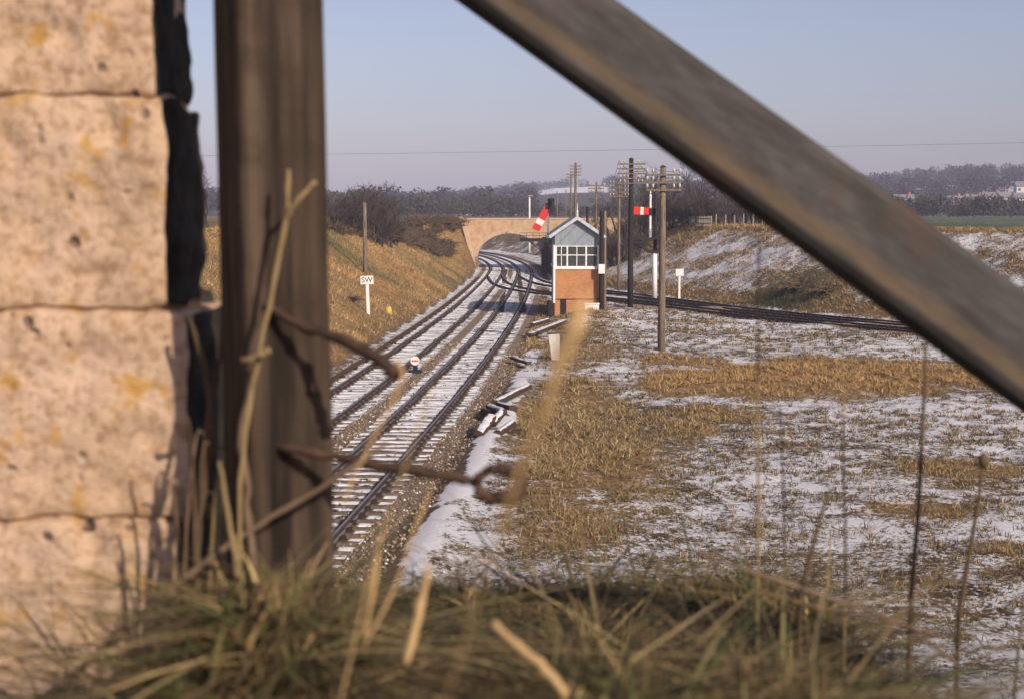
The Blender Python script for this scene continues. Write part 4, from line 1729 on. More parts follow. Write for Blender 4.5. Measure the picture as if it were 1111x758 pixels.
# battered pilaster at the left end
mb = MB()
a0, a1 = P(517.5, 291, BY), P(500, 241, BY)
pr = [(a0.x - .35, -.3), (a0.x + .02, -.3), (a1.x + .55, ptop - .2), (a1.x - .05, ptop - .2)]
mb.v = [(x - RO.x, y - .45, z - RO.z) for y in (0, .44) for x, z in pr]
mb.f = [(0, 1, 2, 3), (7, 6, 5, 4), (0, 4, 5, 1), (1, 5, 6, 2), (2, 6, 7, 3), (3, 7, 4, 0)]
mb.m = [0] * 6
mb.build('pilaster', M['coping'], root, bevel=.03)
mb = MB()
tp = P(499, 235.5, BY)
mb.bbox(tp.x - RO.x - .35, tp.x - RO.x + .35, -.55, .5, ptop - .199 - RO.z, tp.z - RO.z)
mb.build('end_cap', M['coping'], root, bevel=.04)

# ------------------------------------------------------------------ trees and shrubs
def grow(seed, height_, trunk_r, depth, spread, n_stem=1, first=.3, twig_n=3, up=.25, thin=.006):
    rr = random.Random(seed)
    tr, cr = MB(), MB()

    def branch(p, d, L, r, lv):
        n = 4 if lv < 2 else 3
        pts = [p.copy()]
        rad = [r]
        q_ = p.copy()
        dd = d.copy()
        for i in range(n):
            dd = (dd + Vector((rr.gauss(0, .13), rr.gauss(0, .13), rr.gauss(0, .09) + up * .12))).normalized()
            q_ = q_ + dd * (L / n)
            pts.append(q_.copy())
            rad.append(r * (1 - .5 * (i + 1) / n) if lv < depth else max(thin * .5, r * (1 - .8 * (i + 1) / n)))
        (tr if lv == 0 else cr).tube(pts, rad, 7 if lv == 0 else (5 if lv < 2 else 3), cap=False)
        if lv >= depth:
            return
        nch = rr.choice((3, 4)) if lv else rr.choice((5, 6, 7))
        if lv >= depth - 1:
            nch += twig_n
        for c_ in range(nch):
            t = first + (1 - first) * (c_ + rr.random()) / nch if lv == 0 else .25 + .75 * (c_ + rr.random()) / nch
            t = min(t, .999)
            i = int(t * n)
            f = t * n - i
            base = pts[i].lerp(pts[i + 1], f)
            axis_ = (pts[i + 1] - pts[i]).normalized()
            o_ = axis_.orthogonal().normalized()
            o_.rotate(Matrix.Rotation(rr.uniform(0, 6.283), 3, axis_))
            a = rr.uniform(.55, 1.0) * spread
            nd = (axis_ * math.cos(a) + o_ * math.sin(a)).normalized()
            branch(base, nd, L * rr.uniform(.48, .70) * (1.05 - .25 * t), max(thin, rad[i] * .58), lv + 1)
    for s_ in range(n_stem):
        a = rr.uniform(0, 6.283)
        off_ = Vector((math.cos(a), math.sin(a), 0)) * (.0 if n_stem == 1 else rr.uniform(.1, .5))
        d0 = Vector((off_.x * .7, off_.y * .7, 1)).normalized()
        branch(off_ - Vector((0, 0, .2)), d0, height_ * (.62 if n_stem == 1 else rr.uniform(.5, .7)), trunk_r, 0)
    return tr.mesh('trunk', M['bark']), cr.mesh('crown', M['twig'])


def place_tree(proto, x, y, s, rz, label, cat, name, group=None, z=None, sz_=None):
    root = empty(name, (x, y, (H(x, y) if z is None else z)), label, cat, group, rz)
    root.scale = (s, s, s * (sz_ or 1))
    for me_, nm in zip(proto, ('trunk', 'crown')):
        o = bpy.data.objects.new(nm, me_)
        COL.objects.link(o)
        o.parent = root
    return root


tree_p = [grow(100 + i, 7.0, .17, 4, .85, twig_n=3, thin=.014) for i in range(4)]
bush_p = [grow(200 + i, 3.4, .06, 3, .95, n_stem=7, first=.12, twig_n=4, thin=.012) for i in range(3)]

# thicket behind the right bank
rr = random.Random(4)
spots = [(652, 138), (664, 150), (676, 141), (688, 158), (700, 146), (713, 152), (726, 140), (741, 150), (756, 143), (770, 156), (786, 146), (800, 150), (818, 143), (834, 152), (640, 165), (668, 172), (694, 176), (720, 170), (748, 172), (776, 175), (808, 170), (850, 160)]
for i, (u, yv) in enumerate(spots):
    x = (u - CU) / F * yv
    sc_ = rr.uniform(.72, 1.05) * (1.0 if u > 660 else .8)
    place_tree(tree_p[i % 4], x, yv, sc_, rr.uniform(0, 6.28), 'bare leafless tree in the thicket along the top of the snowy right bank', 'tree', 'bare_tree', 'bare trees behind the right bank')
for i in range(26):
    u = 640 + i * 9.5 + rr.uniform(-4, 4)
    yv = rr.uniform(133, 160)
    x = (u - CU) / F * yv
    place_tree(bush_p[i % 3], x, yv, rr.uniform(.8, 1.25), rr.uniform(0, 6.28), 'dark leafless shrub in the undergrowth of the right-bank thicket', 'shrub', 'bare_shrub', 'shrubs under the right-bank trees')
# bushes on top of the left bank
LB_spots = [(376, 118, 1.15), (388, 121, 1.45), (400, 124, 1.65), (411, 127, 1.5), (421, 130, 1.1), (430, 134, .8), (395, 132, 1.5), (404, 137, 1.3), (367, 116, .8), (425, 142, 1.1)]
for i, (u, yv, s) in enumerate(LB_spots):
    x = (u - CU) / F * yv
    place_tree(bush_p[i % 3], x, yv, s * .94, rr.uniform(0, 6.28), 'big dark leafless bush in the rounded clump on top of the left bank', 'bush', 'bare_bush', 'bushes on the left bank top')
# trees in the gap between wall and post
for u, yv, s, lb in ((203, 92, .95, 'bare tree seen through the gap between stone wall and timber post, taller one'), (228, 97, .55, 'low bare tree right beside the timber post in the gap by the wall')):
    x = (u - CU) / F * yv
    place_tree(tree_p[1], x, yv, s, 2.0, lb, 'tree', 'bare_tree')


# brambles down the far end of the left bank
def bramble_proto(seed):
    rr_ = random.Random(seed)
    mb = MB()
    for i in range(150):
        a = rr_.uniform(0, 6.283)
        r0 = abs(rr_.gauss(0, .5))
        p_ = Vector((math.cos(a) * r0, math.sin(a) * r0, -.05))
        d = Vector((rr_.gauss(0, .7), rr_.gauss(0, .7), 1)).normalized()
        L = rr_.uniform(.5, 1.3)
        pts = [p_]
        for k_ in range(4):
            d = (d + Vector((rr_.gauss(0, .2), rr_.gauss(0, .2), -.28))).normalized()
            p_ = p_ + d * L / 4
            pts.append(p_)
        mb.tube(pts, [.03, .028, .024, .018, .01], 3, cap=False)
    return mb.mesh('stems', M['bramble'])


br_p = [bramble_proto(i) for i in range(4)]
n_br = 0
for i in range(2600):
    t = rr.random() ** .8
    yv = 112 + 61 * t
    dl = rr.uniform(.4, 10.0)
    lim_lo = np.interp(yv, [112, 130, 150, 173], [8.8, 7.4, 4.6, 2.0])
    lim_hi = np.interp(yv, [112, 130, 150, 173], [9.6, 9.4, 8.8, 7.0])
    if not (lim_lo < dl < lim_hi):
        continue
    x = float(xL(yv)) - 2.45 - dl
    o = bpy.data.objects.new('bramble_bush', br_p[n_br % 4])
    COL.objects.link(o)
    o.location = (x, yv, H(x, yv) - .05)
    s = rr.uniform(.8, 1.35)
    o.scale = (s, s, s * .85)
    o.rotation_euler = (0, 0, rr.uniform(0, 6.28))
    tag(o, 'low dark bramble bush in the dark belt down the far end of the left bank', 'bush', 'brambles on the left bank')
    n_br += 1
    if n_br > 280:
        break
for (u, v, s, lb) in ((383, 325, .55, 'small dark bramble clump on the left bank beside the lettered sign'), (865, 312, 1.3, 'dark bramble clump low on the right bank, leftmost of two'), (895, 316, 1.1, 'dark bramble clump low on the right bank next to the diagonal brace')):
    g = on_ground(u, v, 40)
    o = bpy.data.objects.new('bramble_bush', br_p[0])
    COL.objects.link(o)
    o.location = g
    o.scale = (s, s, s * .7)
    tag(o, lb, 'bush')

# ------------------------------------------------------------------ fences
root = None
xs_f = []
yv = 100.0
root = empty('wire_fence', (float(xL(100)) - 13.2, 100, 5), 'old post and wire fence along the top of the left bank', 'fence')
prev = None
wmb = MB()
for i in range(20):
    yv = 100 + i * 3.8
    x = float(xL(yv)) - 2.45 - 10.2
    z = H(x, yv)
    mb = MB()
    hh_ = random.uniform(1.05, 1.35)
    mb.tube([(0, 0, -.2), (random.uniform(-.06, .06), 0, hh_)], [.085, .075], 7)
    o = mb.build('fence_post', M['pole'], root)
    o.location = Vector((x, yv, z)) - root.location
    p_ = Vector((x, yv, z)) - root.location
    if prev is not None:
        for hz_ in (.45, .95):
            wmb.tube([prev + Vector((0, 0, hz_)), p_ + Vector((0, 0, hz_))], .008, 4)
    prev = p_
wmb.build('fence_wire', M['wire'], root)

def bank_top(u, d_=10.2):
    for yv_ in np.arange(165, 84, -.5):
        x_ = (u - CU) / F * yv_
        if sdist(np.array([x_]), np.array([yv_]), T_line)[0] < d_:
            break
    return Vector((x_, yv_, 0))


a, b_ = bank_top(731), bank_top(771)
root = empty('paling_fence', (a.x, a.y, H(a.x, a.y)), 'short run of pale wooden palings on top of the snowy right bank', 'fence')
mb = MB()
n_p = 24
for i in range(n_p):
    t = i / (n_p - 1)
    x, y = a.x + (b_.x - a.x) * t, a.y + (b_.y - a.y) * t
    z = H(x, y)
    mb.box((x - a.x, y - a.y, z - root.location.z + .42), (.10, .03, 1.0 + random.uniform(-.08, .08)))
mb.build('paling', M['pale_wood'], root)
mb = MB()
for hz_ in (.25, .7):
    mb.bar((0, .04, hz_), (b_.x - a.x, b_.y - a.y + .04, H(b_.x, b_.y) - root.location.z + hz_), .04, .09)
mb.build('fence_rail', M['pale_wood'], root)
root = empty('wire_fence', (12, 124, 5.4), 'line of thin posts along the top of the snowy right bank', 'fence')
for u in list(range(640, 728, 11)) + list(range(776, 1000, 10)):
    t = (u - 640) / 360
    for yv in np.arange(150, 84, -.5):
        x = (u - CU) / F * yv
        if sdist(np.array([x]), np.array([yv]), T_line)[0] < 11.0:
            break
    mb = MB()
    mb.tube([(0, 0, -.2), (random.uniform(-.05, .05), 0, random.uniform(.9, 1.2))], [.07, .06], 6)
    o = mb.build('fence_post', M['pale_wood'], root)
    o.location = Vector((x, yv, H(x, yv))) - root.location

# ------------------------------------------------------------------ far woods and houses
def far_wood(name, pts, sizes, label, seed, col):
    r_ = np.random.default_rng(seed)
    n = len(pts)
    per = 190
    ph = r_.uniform(0, 2 * np.pi, (n, per))
    ct = r_.uniform(-1, 1, (n, per))
    rad = r_.uniform(.25, 1, (n, per)) ** .5
    st = np.sqrt(1 - ct ** 2)
    hgt_ = sizes[:, None]
    lump = 1 + .35 * np.sin(ph * 3 + r_.uniform(0, 6, (n, 1))) * st
    wdt = r_.uniform(.36, .62, (n, 1))
    cx_ = pts[:, 0:1] + np.cos(ph) * st * rad * hgt_ * wdt * lump
    cy_ = pts[:, 1:2] + np.sin(ph) * st * rad * hgt_ * wdt * lump
    cz_ = pts[:, 2:3] + hgt_ * (.56 + .44 * ct * rad * lump)
    c_ = np.stack([cx_, cy_, cz_], -1).reshape(-1, 3)
    s_ = (np.repeat(sizes, per) * r_.uniform(.05, .13, n * per))[:, None]
    d1 = r_.normal(0, 1, (n * per, 3)); d1 /= np.linalg.norm(d1, axis=1)[:, None]
    d2 = r_.normal(0, 1, (n * per, 3)); d2 /= np.linalg.norm(d2, axis=1)[:, None]
    v3 = np.stack([c_ - d1 * s_, c_ + d1 * s_, c_ + d2 * s_ * .8], 1).reshape(-1, 3)
    me_ = bpy.data.meshes.new(name)
    np_mesh(me_, v3, np.arange(len(v3)), np.full(len(v3) // 3, 3))
    tint = np.array(col) * r_.uniform(.65, 1.35, (n, 1)) * np.where(r_.uniform(0, 1, (n, 1)) < .2, np.array([.8, 1.15, .75]), np.array([1, 1, 1]))
    set_attr(me_, 'base', np.repeat(tint, per * 3, 0), 'COLOR')
    me_.materials.append(M['blade'])
    o = bpy.data.objects.new(name, me_)
    COL.objects.link(o)
    tag(o, label, 'woodland', kind='stuff')


r = np.random.default_rng(3)
n = 2600
az = r.uniform(-.27, .40, n)
ym = r.uniform(480, 1260, n)
x = az * ym
fhn = fbm(x, ym, 110, 91, 3)
dens = np.where(az > .20, .93, .8)
keep = (r.uniform(0, 1, n) < dens) & ~((az > .016) & (az < .070) & (ym > 470) & (ym < 1190)) & ((fhn > .40) | (ym > 1050))
# clearings around the houses
x, ym = x[keep], ym[keep]
pts = np.stack([x, ym, height(x, ym)], 1)
sizes = r.uniform(5.5, 10.5, len(x))
house_uv = [(978, 213), (1032, 215), (1040, 216), (1054, 213), (1073, 210.5), (1086, 210.5), (1106, 211), (1105, 199)]
house_pos = []
for (u, v) in house_uv:
    best = None
    for yv in np.arange(560, 1260, 10):
        xx_ = (u - CU) / F * yv
        zz_ = H(xx_, yv)
        vv_ = HOR - (zz_ + 5 - CAMZ) / yv * F
        if best is None or abs(vv_ - v) < best[0]:
            best = (abs(vv_ - v), xx_, yv, zz_)
    house_pos.append(best[1:])
ok = np.ones(len(x), bool)
for hx, hy, hz_ in house_pos:
    for i, dy_ in enumerate(np.arange(-130, 10, 10)):
        ok &= ~((np.abs(x - hx * (hy + dy_) / hy) < 10) & (np.abs(ym - hy - dy_) < 8))
far_wood('hill_wood', pts[ok], sizes[ok], 'bare bluish woodland covering the distant hills', 5, (.062, .052, .055))
# hedge and wood along the far edge of the green field and behind the cutting
n = 520
az = r.uniform(-.20, .42, n)
ym = r.uniform(330, 430, n) + np.where(az < .22, 20, 0)
x = az * ym
pts = np.stack([x, ym, height(x, ym)], 1)
sz1 = np.where((az > .012) & (az < .072), .6, 1) * np.where(az > .22, r.uniform(3.0, 6.2, n), r.uniform(3.5, 6.5, n))
far_wood('hedgerow_wood', pts, sz1, 'dark belt of leafless hedgerow trees beyond the plateau fields', 6, (.062, .050, .042))

Hn = ['lone pale house low on the wooded hill just right of the brace', 'small white house left of the pair in the middle of the wooded hill', 'small white house right of the pair in the middle of the wooded hill', 'white house on the wooded hill immediately right of the close pair', 'pale house on the wooded hill, left of the neighbouring two near the right edge', 'pale house on the wooded hill, right of the neighbouring two near the right edge', 'pale house on the wooded hill at the very right edge, lower one', 'pale house high among the hilltop trees at the right edge']
for (hx, hy, hz_), lb, k_ in zip(house_pos, Hn, range(8)):
    root = empty('house', (hx, hy, hz_), lb, 'house', 'houses on the wooded hillside', rz=random.uniform(-.5, .5))
    root.scale = (.9,) * 3
    w_, d_, e_ = random.uniform(6.5, 9.5), 6.5, 3.6
    mb = MB()
    mb.bbox(-w_ / 2, w_ / 2, -d_ / 2, d_ / 2, -1, e_)
    mb.add([(-w_ / 2, -d_ / 2, e_), (-w_ / 2, d_ / 2, e_), (-w_ / 2, 0, e_ + 2.4)], [(0, 2, 1)])
    mb.add([(w_ / 2, -d_ / 2, e_), (w_ / 2, d_ / 2, e_), (w_ / 2, 0, e_ + 2.4)], [(0, 1, 2)])
    mb.build('wall', M['house_wall'], root)
    mb = MB()
    for s_ in (-1, 1):
        mb.bar((0, s_ * (d_ / 4 + .1), e_ + 1.25), (0, s_ * (d_ / 4 + .1) + .001, e_ + 1.25), .1, .1)
    mb = MB()
    for s_ in (-1, 1):
        vs = [(-w_ / 2 - .3, s_ * (d_ / 2 + .4), e_ - .2), (w_ / 2 + .3, s_ * (d_ / 2 + .4), e_ - .2), (w_ / 2 + .3, 0, e_ + 2.5), (-w_ / 2 - .3, 0, e_ + 2.5)]
        vs += [(a_, b__, c__ + .2) for a_, b__, c__ in vs]
        mb.add(vs, [(0, 1, 2, 3), (7, 6, 5, 4), (0, 4, 5, 1), (1, 5, 6, 2), (2, 6, 7, 3), (3, 7, 4, 0)])
    rf = mb.build('roof', M['house_roof'], root)
    mb = MB()
    mb.bbox(w_ / 4, w_ / 4 + .8, -.4, .4, e_ + 1.5, e_ + 3.6)
    mb.build('chimney', M['brick'], rf)
    mb = MB()
    for xw in (-w_ * .28, w_ * .22):
        mb.bbox(xw - .6, xw + .6, -d_ / 2 - .05, -d_ / 2 - .01, 1.0, 2.4)
    mb.build('window', M['black'], root)

# ------------------------------------------------------------------ foreground: stone wall
def rough_block(x0, x1, y0, y1, z0, z1, seed, amp=.007, rnd=.011, res=.010):
    """a weathered ashlar block: rounded box displaced by noise"""
    cx_, cy_, cz_ = (x0 + x1) / 2, (y0 + y1) / 2, (z0 + z1) / 2
    hx, hy, hz_ = (x1 - x0) / 2, (y1 - y0) / 2, (z1 - z0) / 2
    mb = MB()
    nxs, nys, nzs = [max(2, int(2 * q_ / res)) for q_ in (hx, hy, hz_)]

    def face(na, nb, fn, mi=0):
        b0 = len(mb.v)
        for j in range(nb + 1):
            for i in range(na + 1):
                p_ = Vector(fn(2 * i / na - 1, 2 * j / nb - 1))
                q_ = Vector((max(-hx + rnd, min(hx - rnd, p_.x)), max(-hy + rnd, min(hy - rnd, p_.y)), max(-hz_ + rnd, min(hz_ - rnd, p_.z))))
                nrm = p_ - q_
                if nrm.length > 1e-6:
                    nrm.normalize()
                    p_ = q_ + nrm * rnd
                w_ = p_ + Vector((cx_, cy_, cz_)) + Vector((seed * 3.1, 0, 0))
                d_ = mnoise.fractal(w_ * 9, .9, 2.1, 4) * amp * 1.4 + mnoise.noise(w_ * 42) * amp * .45
                pitn = mnoise.noise(w_ * 17 + Vector((5, 5, 5)))
                if pitn > .38:
                    d_ -= (pitn - .38) * amp * 5
                p_ = p_ + nrm * d_
                mb.v.append(tuple(p_ + Vector((cx_, cy_, cz_))))
        for j in range(nb):
            for i in range(na):
                mb.f.append((b0 + j * (na + 1) + i, b0 + j * (na + 1) + i + 1, b0 + (j + 1) * (na + 1) + i + 1, b0 + (j + 1) * (na + 1) + i))
                mb.m.append(mi)
    face(nxs, nzs, lambda a, b_: (a * hx, -hy, b_ * hz_))
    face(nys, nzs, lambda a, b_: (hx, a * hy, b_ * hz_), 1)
    face(nxs, nys, lambda a, b_: (a * hx, b_ * hy, hz_))
    face(nxs, nzs, lambda a, b_: (-a * hx, hy, b_ * hz_))
    face(nys, nzs, lambda a, b_: (-hx, -a * hy, b_ * hz_))
    face(nxs, nys, lambda a, b_: (a * hx, -b_ * hy, -hz_))
    return mb


WY = 1.75
root = empty('stone_wall', (-.75, WY, 5.86), 'weathered pink-orange sandstone block wall filling the left edge', 'wall')
RO = root.location
cz_at = lambda v: P(100, v, WY).z
ex = lambda u: P(u, 380, WY).x
courses = [(758 + 90, 564, 193, .24), (563, 338.5, 206, .25), (335.5, 103.5, 184, .22), (104.5, -170, 177, .20)]
for i, (vb, vt, ue, dp) in enumerate(courses):
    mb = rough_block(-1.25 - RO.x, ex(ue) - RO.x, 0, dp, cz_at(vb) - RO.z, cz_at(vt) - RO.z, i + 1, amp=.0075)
    mb.build('stone_block', [M['stone'], M['stone_shade']], root, smooth=True)  # right end faces near black: their shade is painted in
mb = MB()
mb.bbox(-1.25 - RO.x, ex(172) - RO.x, .012, .19, cz_at(840) - RO.z, cz_at(-165) - RO.z)
mb.build('mortar_core', M['stone'], root)
# broken stub of rubble at the wall end, behind the facing, shade painted in
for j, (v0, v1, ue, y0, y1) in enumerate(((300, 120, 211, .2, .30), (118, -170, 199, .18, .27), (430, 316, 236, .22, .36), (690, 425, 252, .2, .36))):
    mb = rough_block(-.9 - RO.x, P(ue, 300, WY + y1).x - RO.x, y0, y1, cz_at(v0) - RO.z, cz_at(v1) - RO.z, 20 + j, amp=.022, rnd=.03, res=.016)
    mb.build('rubble_stone', [M['stone_shade'], M['stone_shade']], root, smooth=True)

# ------------------------------------------------------------------ foreground: timber post and brace
PY = 1.65
pc = P(302.5, 400, PY)
wp = .104
root = empty('timber_post', (pc.x, PY, H(pc.x, PY)), 'thick dark weathered timber fence post beside the stone wall', 'fence post', rz=0)
root.rotation_euler = (0, -.008, R(29))
mb = MB()
zt_ = 1.55
nz_ = 90
ns = 10
ring = []
for k_ in range(4):
    for i in range(ns):
        t = i / ns * 2 - 1
        p_ = [(t, -1), (1, t), (-t, 1), (-1, -t)][k_]
        ring.append(p_)
for j in range(nz_ + 1):
    z = -.25 + (zt_ + .25) * j / nz_
    for (a, b4) in ring:
        rr_ = (abs(a) ** 9 + abs(b4) ** 9) ** (1 / 9)
        x, y = a / rr_ * wp / 2, b4 / rr_ * wp / 2
        d_ = mnoise.noise(Vector((x * 90, y * 90, z * 2.2))) * .0022 + mnoise.noise(Vector((x * 20, y * 20, z * 4))) * .0022
        l_ = math.hypot(x, y)
        mb.v.append((x * (1 + d_ / l_), y * (1 + d_ / l_), z))
nr = len(ring)
for j in range(nz_):
    for i in range(nr):
        i2 = (i + 1) % nr
        mb.f.append((j * nr + i, j * nr + i2, (j + 1) * nr + i2, (j + 1) * nr + i))
        mb.m.append(0)
mb.f.append(tuple(nz_ * nr + i for i in range(nr)))
mb.m.append(0)
mb.build('shaft', M['post'], root, smooth=True)
# staple
mb = MB()
mb.tube([(.02, -.052, .39), (.02, -.066, .395), (.02, -.066, .42), (.02, -.052, .425)], .0022, 6)
mb.build('staple', M['rust'], root)

# diagonal brace: from the post head down to the ground on the right
a = P(290, -207, 1.93)
c_r = P(1111, 383, 1.72)
c_l = P(579, 0, 1.88)
dr_ = (c_r - c_l).normalized()
s_l = c_l - dr_ * ((c_l.x - a.x) / dr_.x)
# run on until the foot meets the ground
tt = 0
while True:
    q_ = c_r + dr_ * tt
    if q_.z < H(q_.x, q_.y) - .1 or tt > 3:
        break
    tt += .05
s_r = q_
L = (s_r - s_l).length
mid = (s_l + s_r) / 2
root = empty('diagonal_brace', mid, 'grey-brown diagonal timber brace crossing the upper right of the view', 'fence brace')
d = dr_
ay = Vector((0, 1, 0))
ay = (ay - d * ay.dot(d)).normalized()
az_ = d.cross(ay).normalized()
if az_.z < 0:
    az_ = -az_
    ay = az_.cross(d)
Mx = Matrix((d, az_.cross(d), az_)).transposed()
roll = Matrix.Rotation(R(-8), 3, 'X')
root.rotation_euler = (Mx @ roll).to_euler()
mb = MB()
wb, tb = .112, .06
ring = []
prb = [(-.5, -.40), (-.5, .40), (-.42, .5), (.42, .5), (.5, .40), (.5, -.30), (.34, -.5), (-.36, -.5)]
nl = 60
for j in range(nl + 1):
    x = -L / 2 + L * j / nl
    for (a_, b__) in prb:
        y_, z_ = a_ * tb, b__ * wb
        d_ = mnoise.noise(Vector((x * 3, y_ * 40, z_ * 40))) * .0025
        mb.v.append((x, y_ + d_, z_ + d_))
nr = len(prb)
for j in range(nl):
    for i in range(nr):
        i2 = (i + 1) % nr
        mb.f.append((j * nr + i, (j + 1) * nr + i, (j + 1) * nr + i2, j * nr + i2))
        mb.m.append(0)
mb.f.append(tuple(range(nr)))
mb.f.append(tuple(nl * nr + i for i in range(nr))[::-1])
mb.m += [0, 0]
mb.build('timber', M['brace'], root, bevel=.003)


# ------------------------------------------------------------------ foreground: wires, twigs, stems
def curve_tube(name, pix, rad, mat, label, cat, group=None, n=6, taper=True, smooth_n=2):
    """pix: (u, v, Y) points of a stem standing Y metres away"""
    pts = np.array([tuple(P(*q_)) for q_ in pix])
    for _ in range(smooth_n):
        q_ = [pts[0]]
        for a_, b__ in zip(pts[:-1], pts[1:]):
            q_ += [a_ * .75 + b__ * .25, a_ * .25 + b__ * .75]
        q_.append(pts[-1])
        pts = np.array(q_)
    m_ = len(pts)
    if hasattr(rad, '__len__'):
        rd = np.interp(np.linspace(0, 1, m_), np.linspace(0, 1, len(rad)), rad)
    else:
        rd = np.linspace(rad, rad * (.45 if taper else 1), m_)
    rr_ = random.Random(int(abs(pix[0][0] * 13 + pix[1][1] * 7)))
    pts = pts + np.array([[rr_.gauss(0, .18), rr_.gauss(0, .18), rr_.gauss(0, .18)] for _ in range(m_)]) * rd[:, None]
    rd = rd * np.array([rr_.uniform(.72, 1.25) for _ in range(m_)])
    mb = MB()
    mb.tube(pts, list(rd), n)
    o = mb.build(name, M[mat], None, smooth=True)
    tag(o, label, cat, group)
    return o


loop = [(262, 486, 1.70), (300, 484, 1.585), (340, 490, 1.575), (365, 496, 1.57), (420, 505, 1.54), (470, 515, 1.52), (512, 521, 1.51)]
for k_ in range(15):
    a = math.pi + .25 - k_ * 2 * math.pi / 14 * .98
    loop.append((543 + 25 * math.cos(a), 524 - 17 * math.sin(a), 1.51 - .002 * k_))
curve_tube('fence_wire', loop, [.0055, .006, .006, .0065], 'rust', 'rusty fence wire with a looped end reaching right from the timber post', 'wire', taper=False)
curve_tube('fence_wire', [(288, 330, 1.585), (315, 350, 1.57), (352, 362, 1.56), (392, 378, 1.53), (424, 398, 1.5), (432, 408, 1.5), (420, 404, 1.5)], [.004, .006, .006, .008, .006, .004], 'rust', 'dark bent wire sticking out from behind the post above the looped one', 'wire')
curve_tube('bare_twig', [(-20, 830, 1.45), (62, 750, 1.47), (120, 694, 1.49), (205, 622, 1.52), (250, 588, 1.54), (300, 557, 1.54), (372, 514, 1.54), (420, 480, 1.55)], [.0025, .0032, .0038, .0042, .004, .0036, .0032, .002], 'twig_near', 'long brown twig slanting up across the stone wall and the post', 'twig')
STEM = 'dry stalks against the timber post'
curve_tube('dry_stem', [(262, 690, 1.52), (258, 560, 1.54), (268, 450, 1.55), (286, 360, 1.55), (300, 290, 1.55), (311, 235, 1.55), (313, 185, 1.55)], [.0022, .0028, .0032, .0032, .003, .0024], 'straw', 'tall pale straw stalk with a forked top standing against the post', 'plant stem', STEM)
curve_tube('dry_stem', [(309, 240, 1.55), (322, 218, 1.54), (342, 198, 1.54)], [.0032, .0025], 'straw', 'short side shoot leaning right near the top of the tall forked stalk', 'plant stem', STEM)
curve_tube('dry_stem', [(262, 392, 1.55), (275, 388, 1.54), (292, 380, 1.54)], [.0042, .0035], 'straw', 'stubby broken straw piece sticking right at mid-height of the post', 'plant stem', STEM)
curve_tube('dry_stem', [(263, 670, 1.5), (258, 620, 1.5), (250, 570, 1.5), (238, 500, 1.5)], [.003, .0036, .0032, .002], 'straw', 'pale flat grass stalk curving in front of the dark gap beside the wall', 'plant stem', STEM)
curve_tube('dry_stem', [(282, 655, 1.53), (272, 590, 1.54), (266, 520, 1.55), (262, 460, 1.55), (275, 410, 1.55)], [.003, .0045, .006, .004, .002], 'twig_near', 'orange-brown dry leaf stalk on the left edge of the post', 'plant stem', STEM)
curve_tube('dry_stem', [(215, 760, 1.66), (214, 660, 1.67), (216, 560, 1.68), (221, 470, 1.68), (240, 395, 1.70), (243, 300, 1.74), (247, 180, 1.76)], [.004, .0035, .003, .003, .0025, .002], 'straw_dark', 'thin brown stalk running up beside the wall end', 'plant stem', STEM)
curve_tube('dry_stem', [(185, 740, 1.66), (200, 640, 1.67), (222, 540, 1.68), (232, 430, 1.69), (206, 345, 1.69)], [.005, .0045, .004, .003], 'straw_dark', 'brown stalk leaning over the lower corner of the stone blocks', 'plant stem', STEM)
for i in range(16):
    u = 212 + random.uniform(-22, 50)
    y_ = random.uniform(1.60, 1.70)
    v0 = 760
    v1 = random.uniform(420, 640)
    du = random.uniform(-40, 40)
    curve_tube('dry_stem', [(u, v0, y_), (u + du * .25, v0 * .6 + v1 * .4, y_), (u + du * .8, v1, y_), (u + du * 1.5, v1 + random.uniform(-30, 30), y_)], [.0022, .0020, .0012], random.choice(('straw', 'straw_dark', 'twig_near')), 'thin dry stalk in the tangle at the foot of the wall and post', 'plant stem', 'tangle of stalks at the foot of the post')

# large blurred straws close to the camera
curve_tube('straw_blade', [(440, 860, .66), (492, 740, .63), (535, 600, .60), (564, 505, .58), (594, 430, .56), (618, 370, .55), (636, 322, .55)], [.0003, .0003, .0003, .0014, .0027, .0027, .0012], 'straw_lit', 'broad out-of-focus orange straw rising towards the signal box', 'plant stem')
curve_tube('straw_blade', [(360, 800, 1.0), (395, 650, .98), (412, 590, .97), (440, 500, .95), (470, 420, .94)], [.0007, .0009, .0009, .0008, .0005], 'straw_bright', 'blurred thin straw rising across the right-hand track sleepers', 'plant stem')
curve_tube('straw_blade', [(395, 700, 1.1), (428, 640, 1.1), (448, 580, 1.1), (470, 522, 1.1)], [.0008, .0015, .0015, .0006], 'straw_bright', 'pinkish straw leaning along the left edge of the snowy drain', 'plant stem')
curve_tube('straw_blade', [(395, 690, 1.1), (405, 640, 1.1), (413, 580, 1.1)], [.0015, .0022, .0012], 'straw_bright', 'short pale straw beside the lowest visible sleepers', 'plant stem')
curve_tube('straw_blade', [(372, 545, 1.2), (395, 492, 1.2), (424, 440, 1.2), (440, 404, 1.2), (428, 388, 1.2)], [.0012, .0016, .0017, .001], 'straw_bright', 'bent orange straw crossing the middle of the two main tracks', 'plant stem')
curve_tube('straw_blade', [(440, 720, 1.12), (455, 660, 1.12), (466, 612, 1.12)], [.003, .004, .002], 'straw_bright', 'thick yellow straw standing just above the grass mound at its left', 'plant stem')
curve_tube('straw_blade', [(612, 752, .98), (590, 722, .98), (560, 700, .99), (535, 675, 1.0)], [.004, .0035, .0025], 'straw_bright', 'thick tan straw lying across the grass at the bottom', 'plant stem')

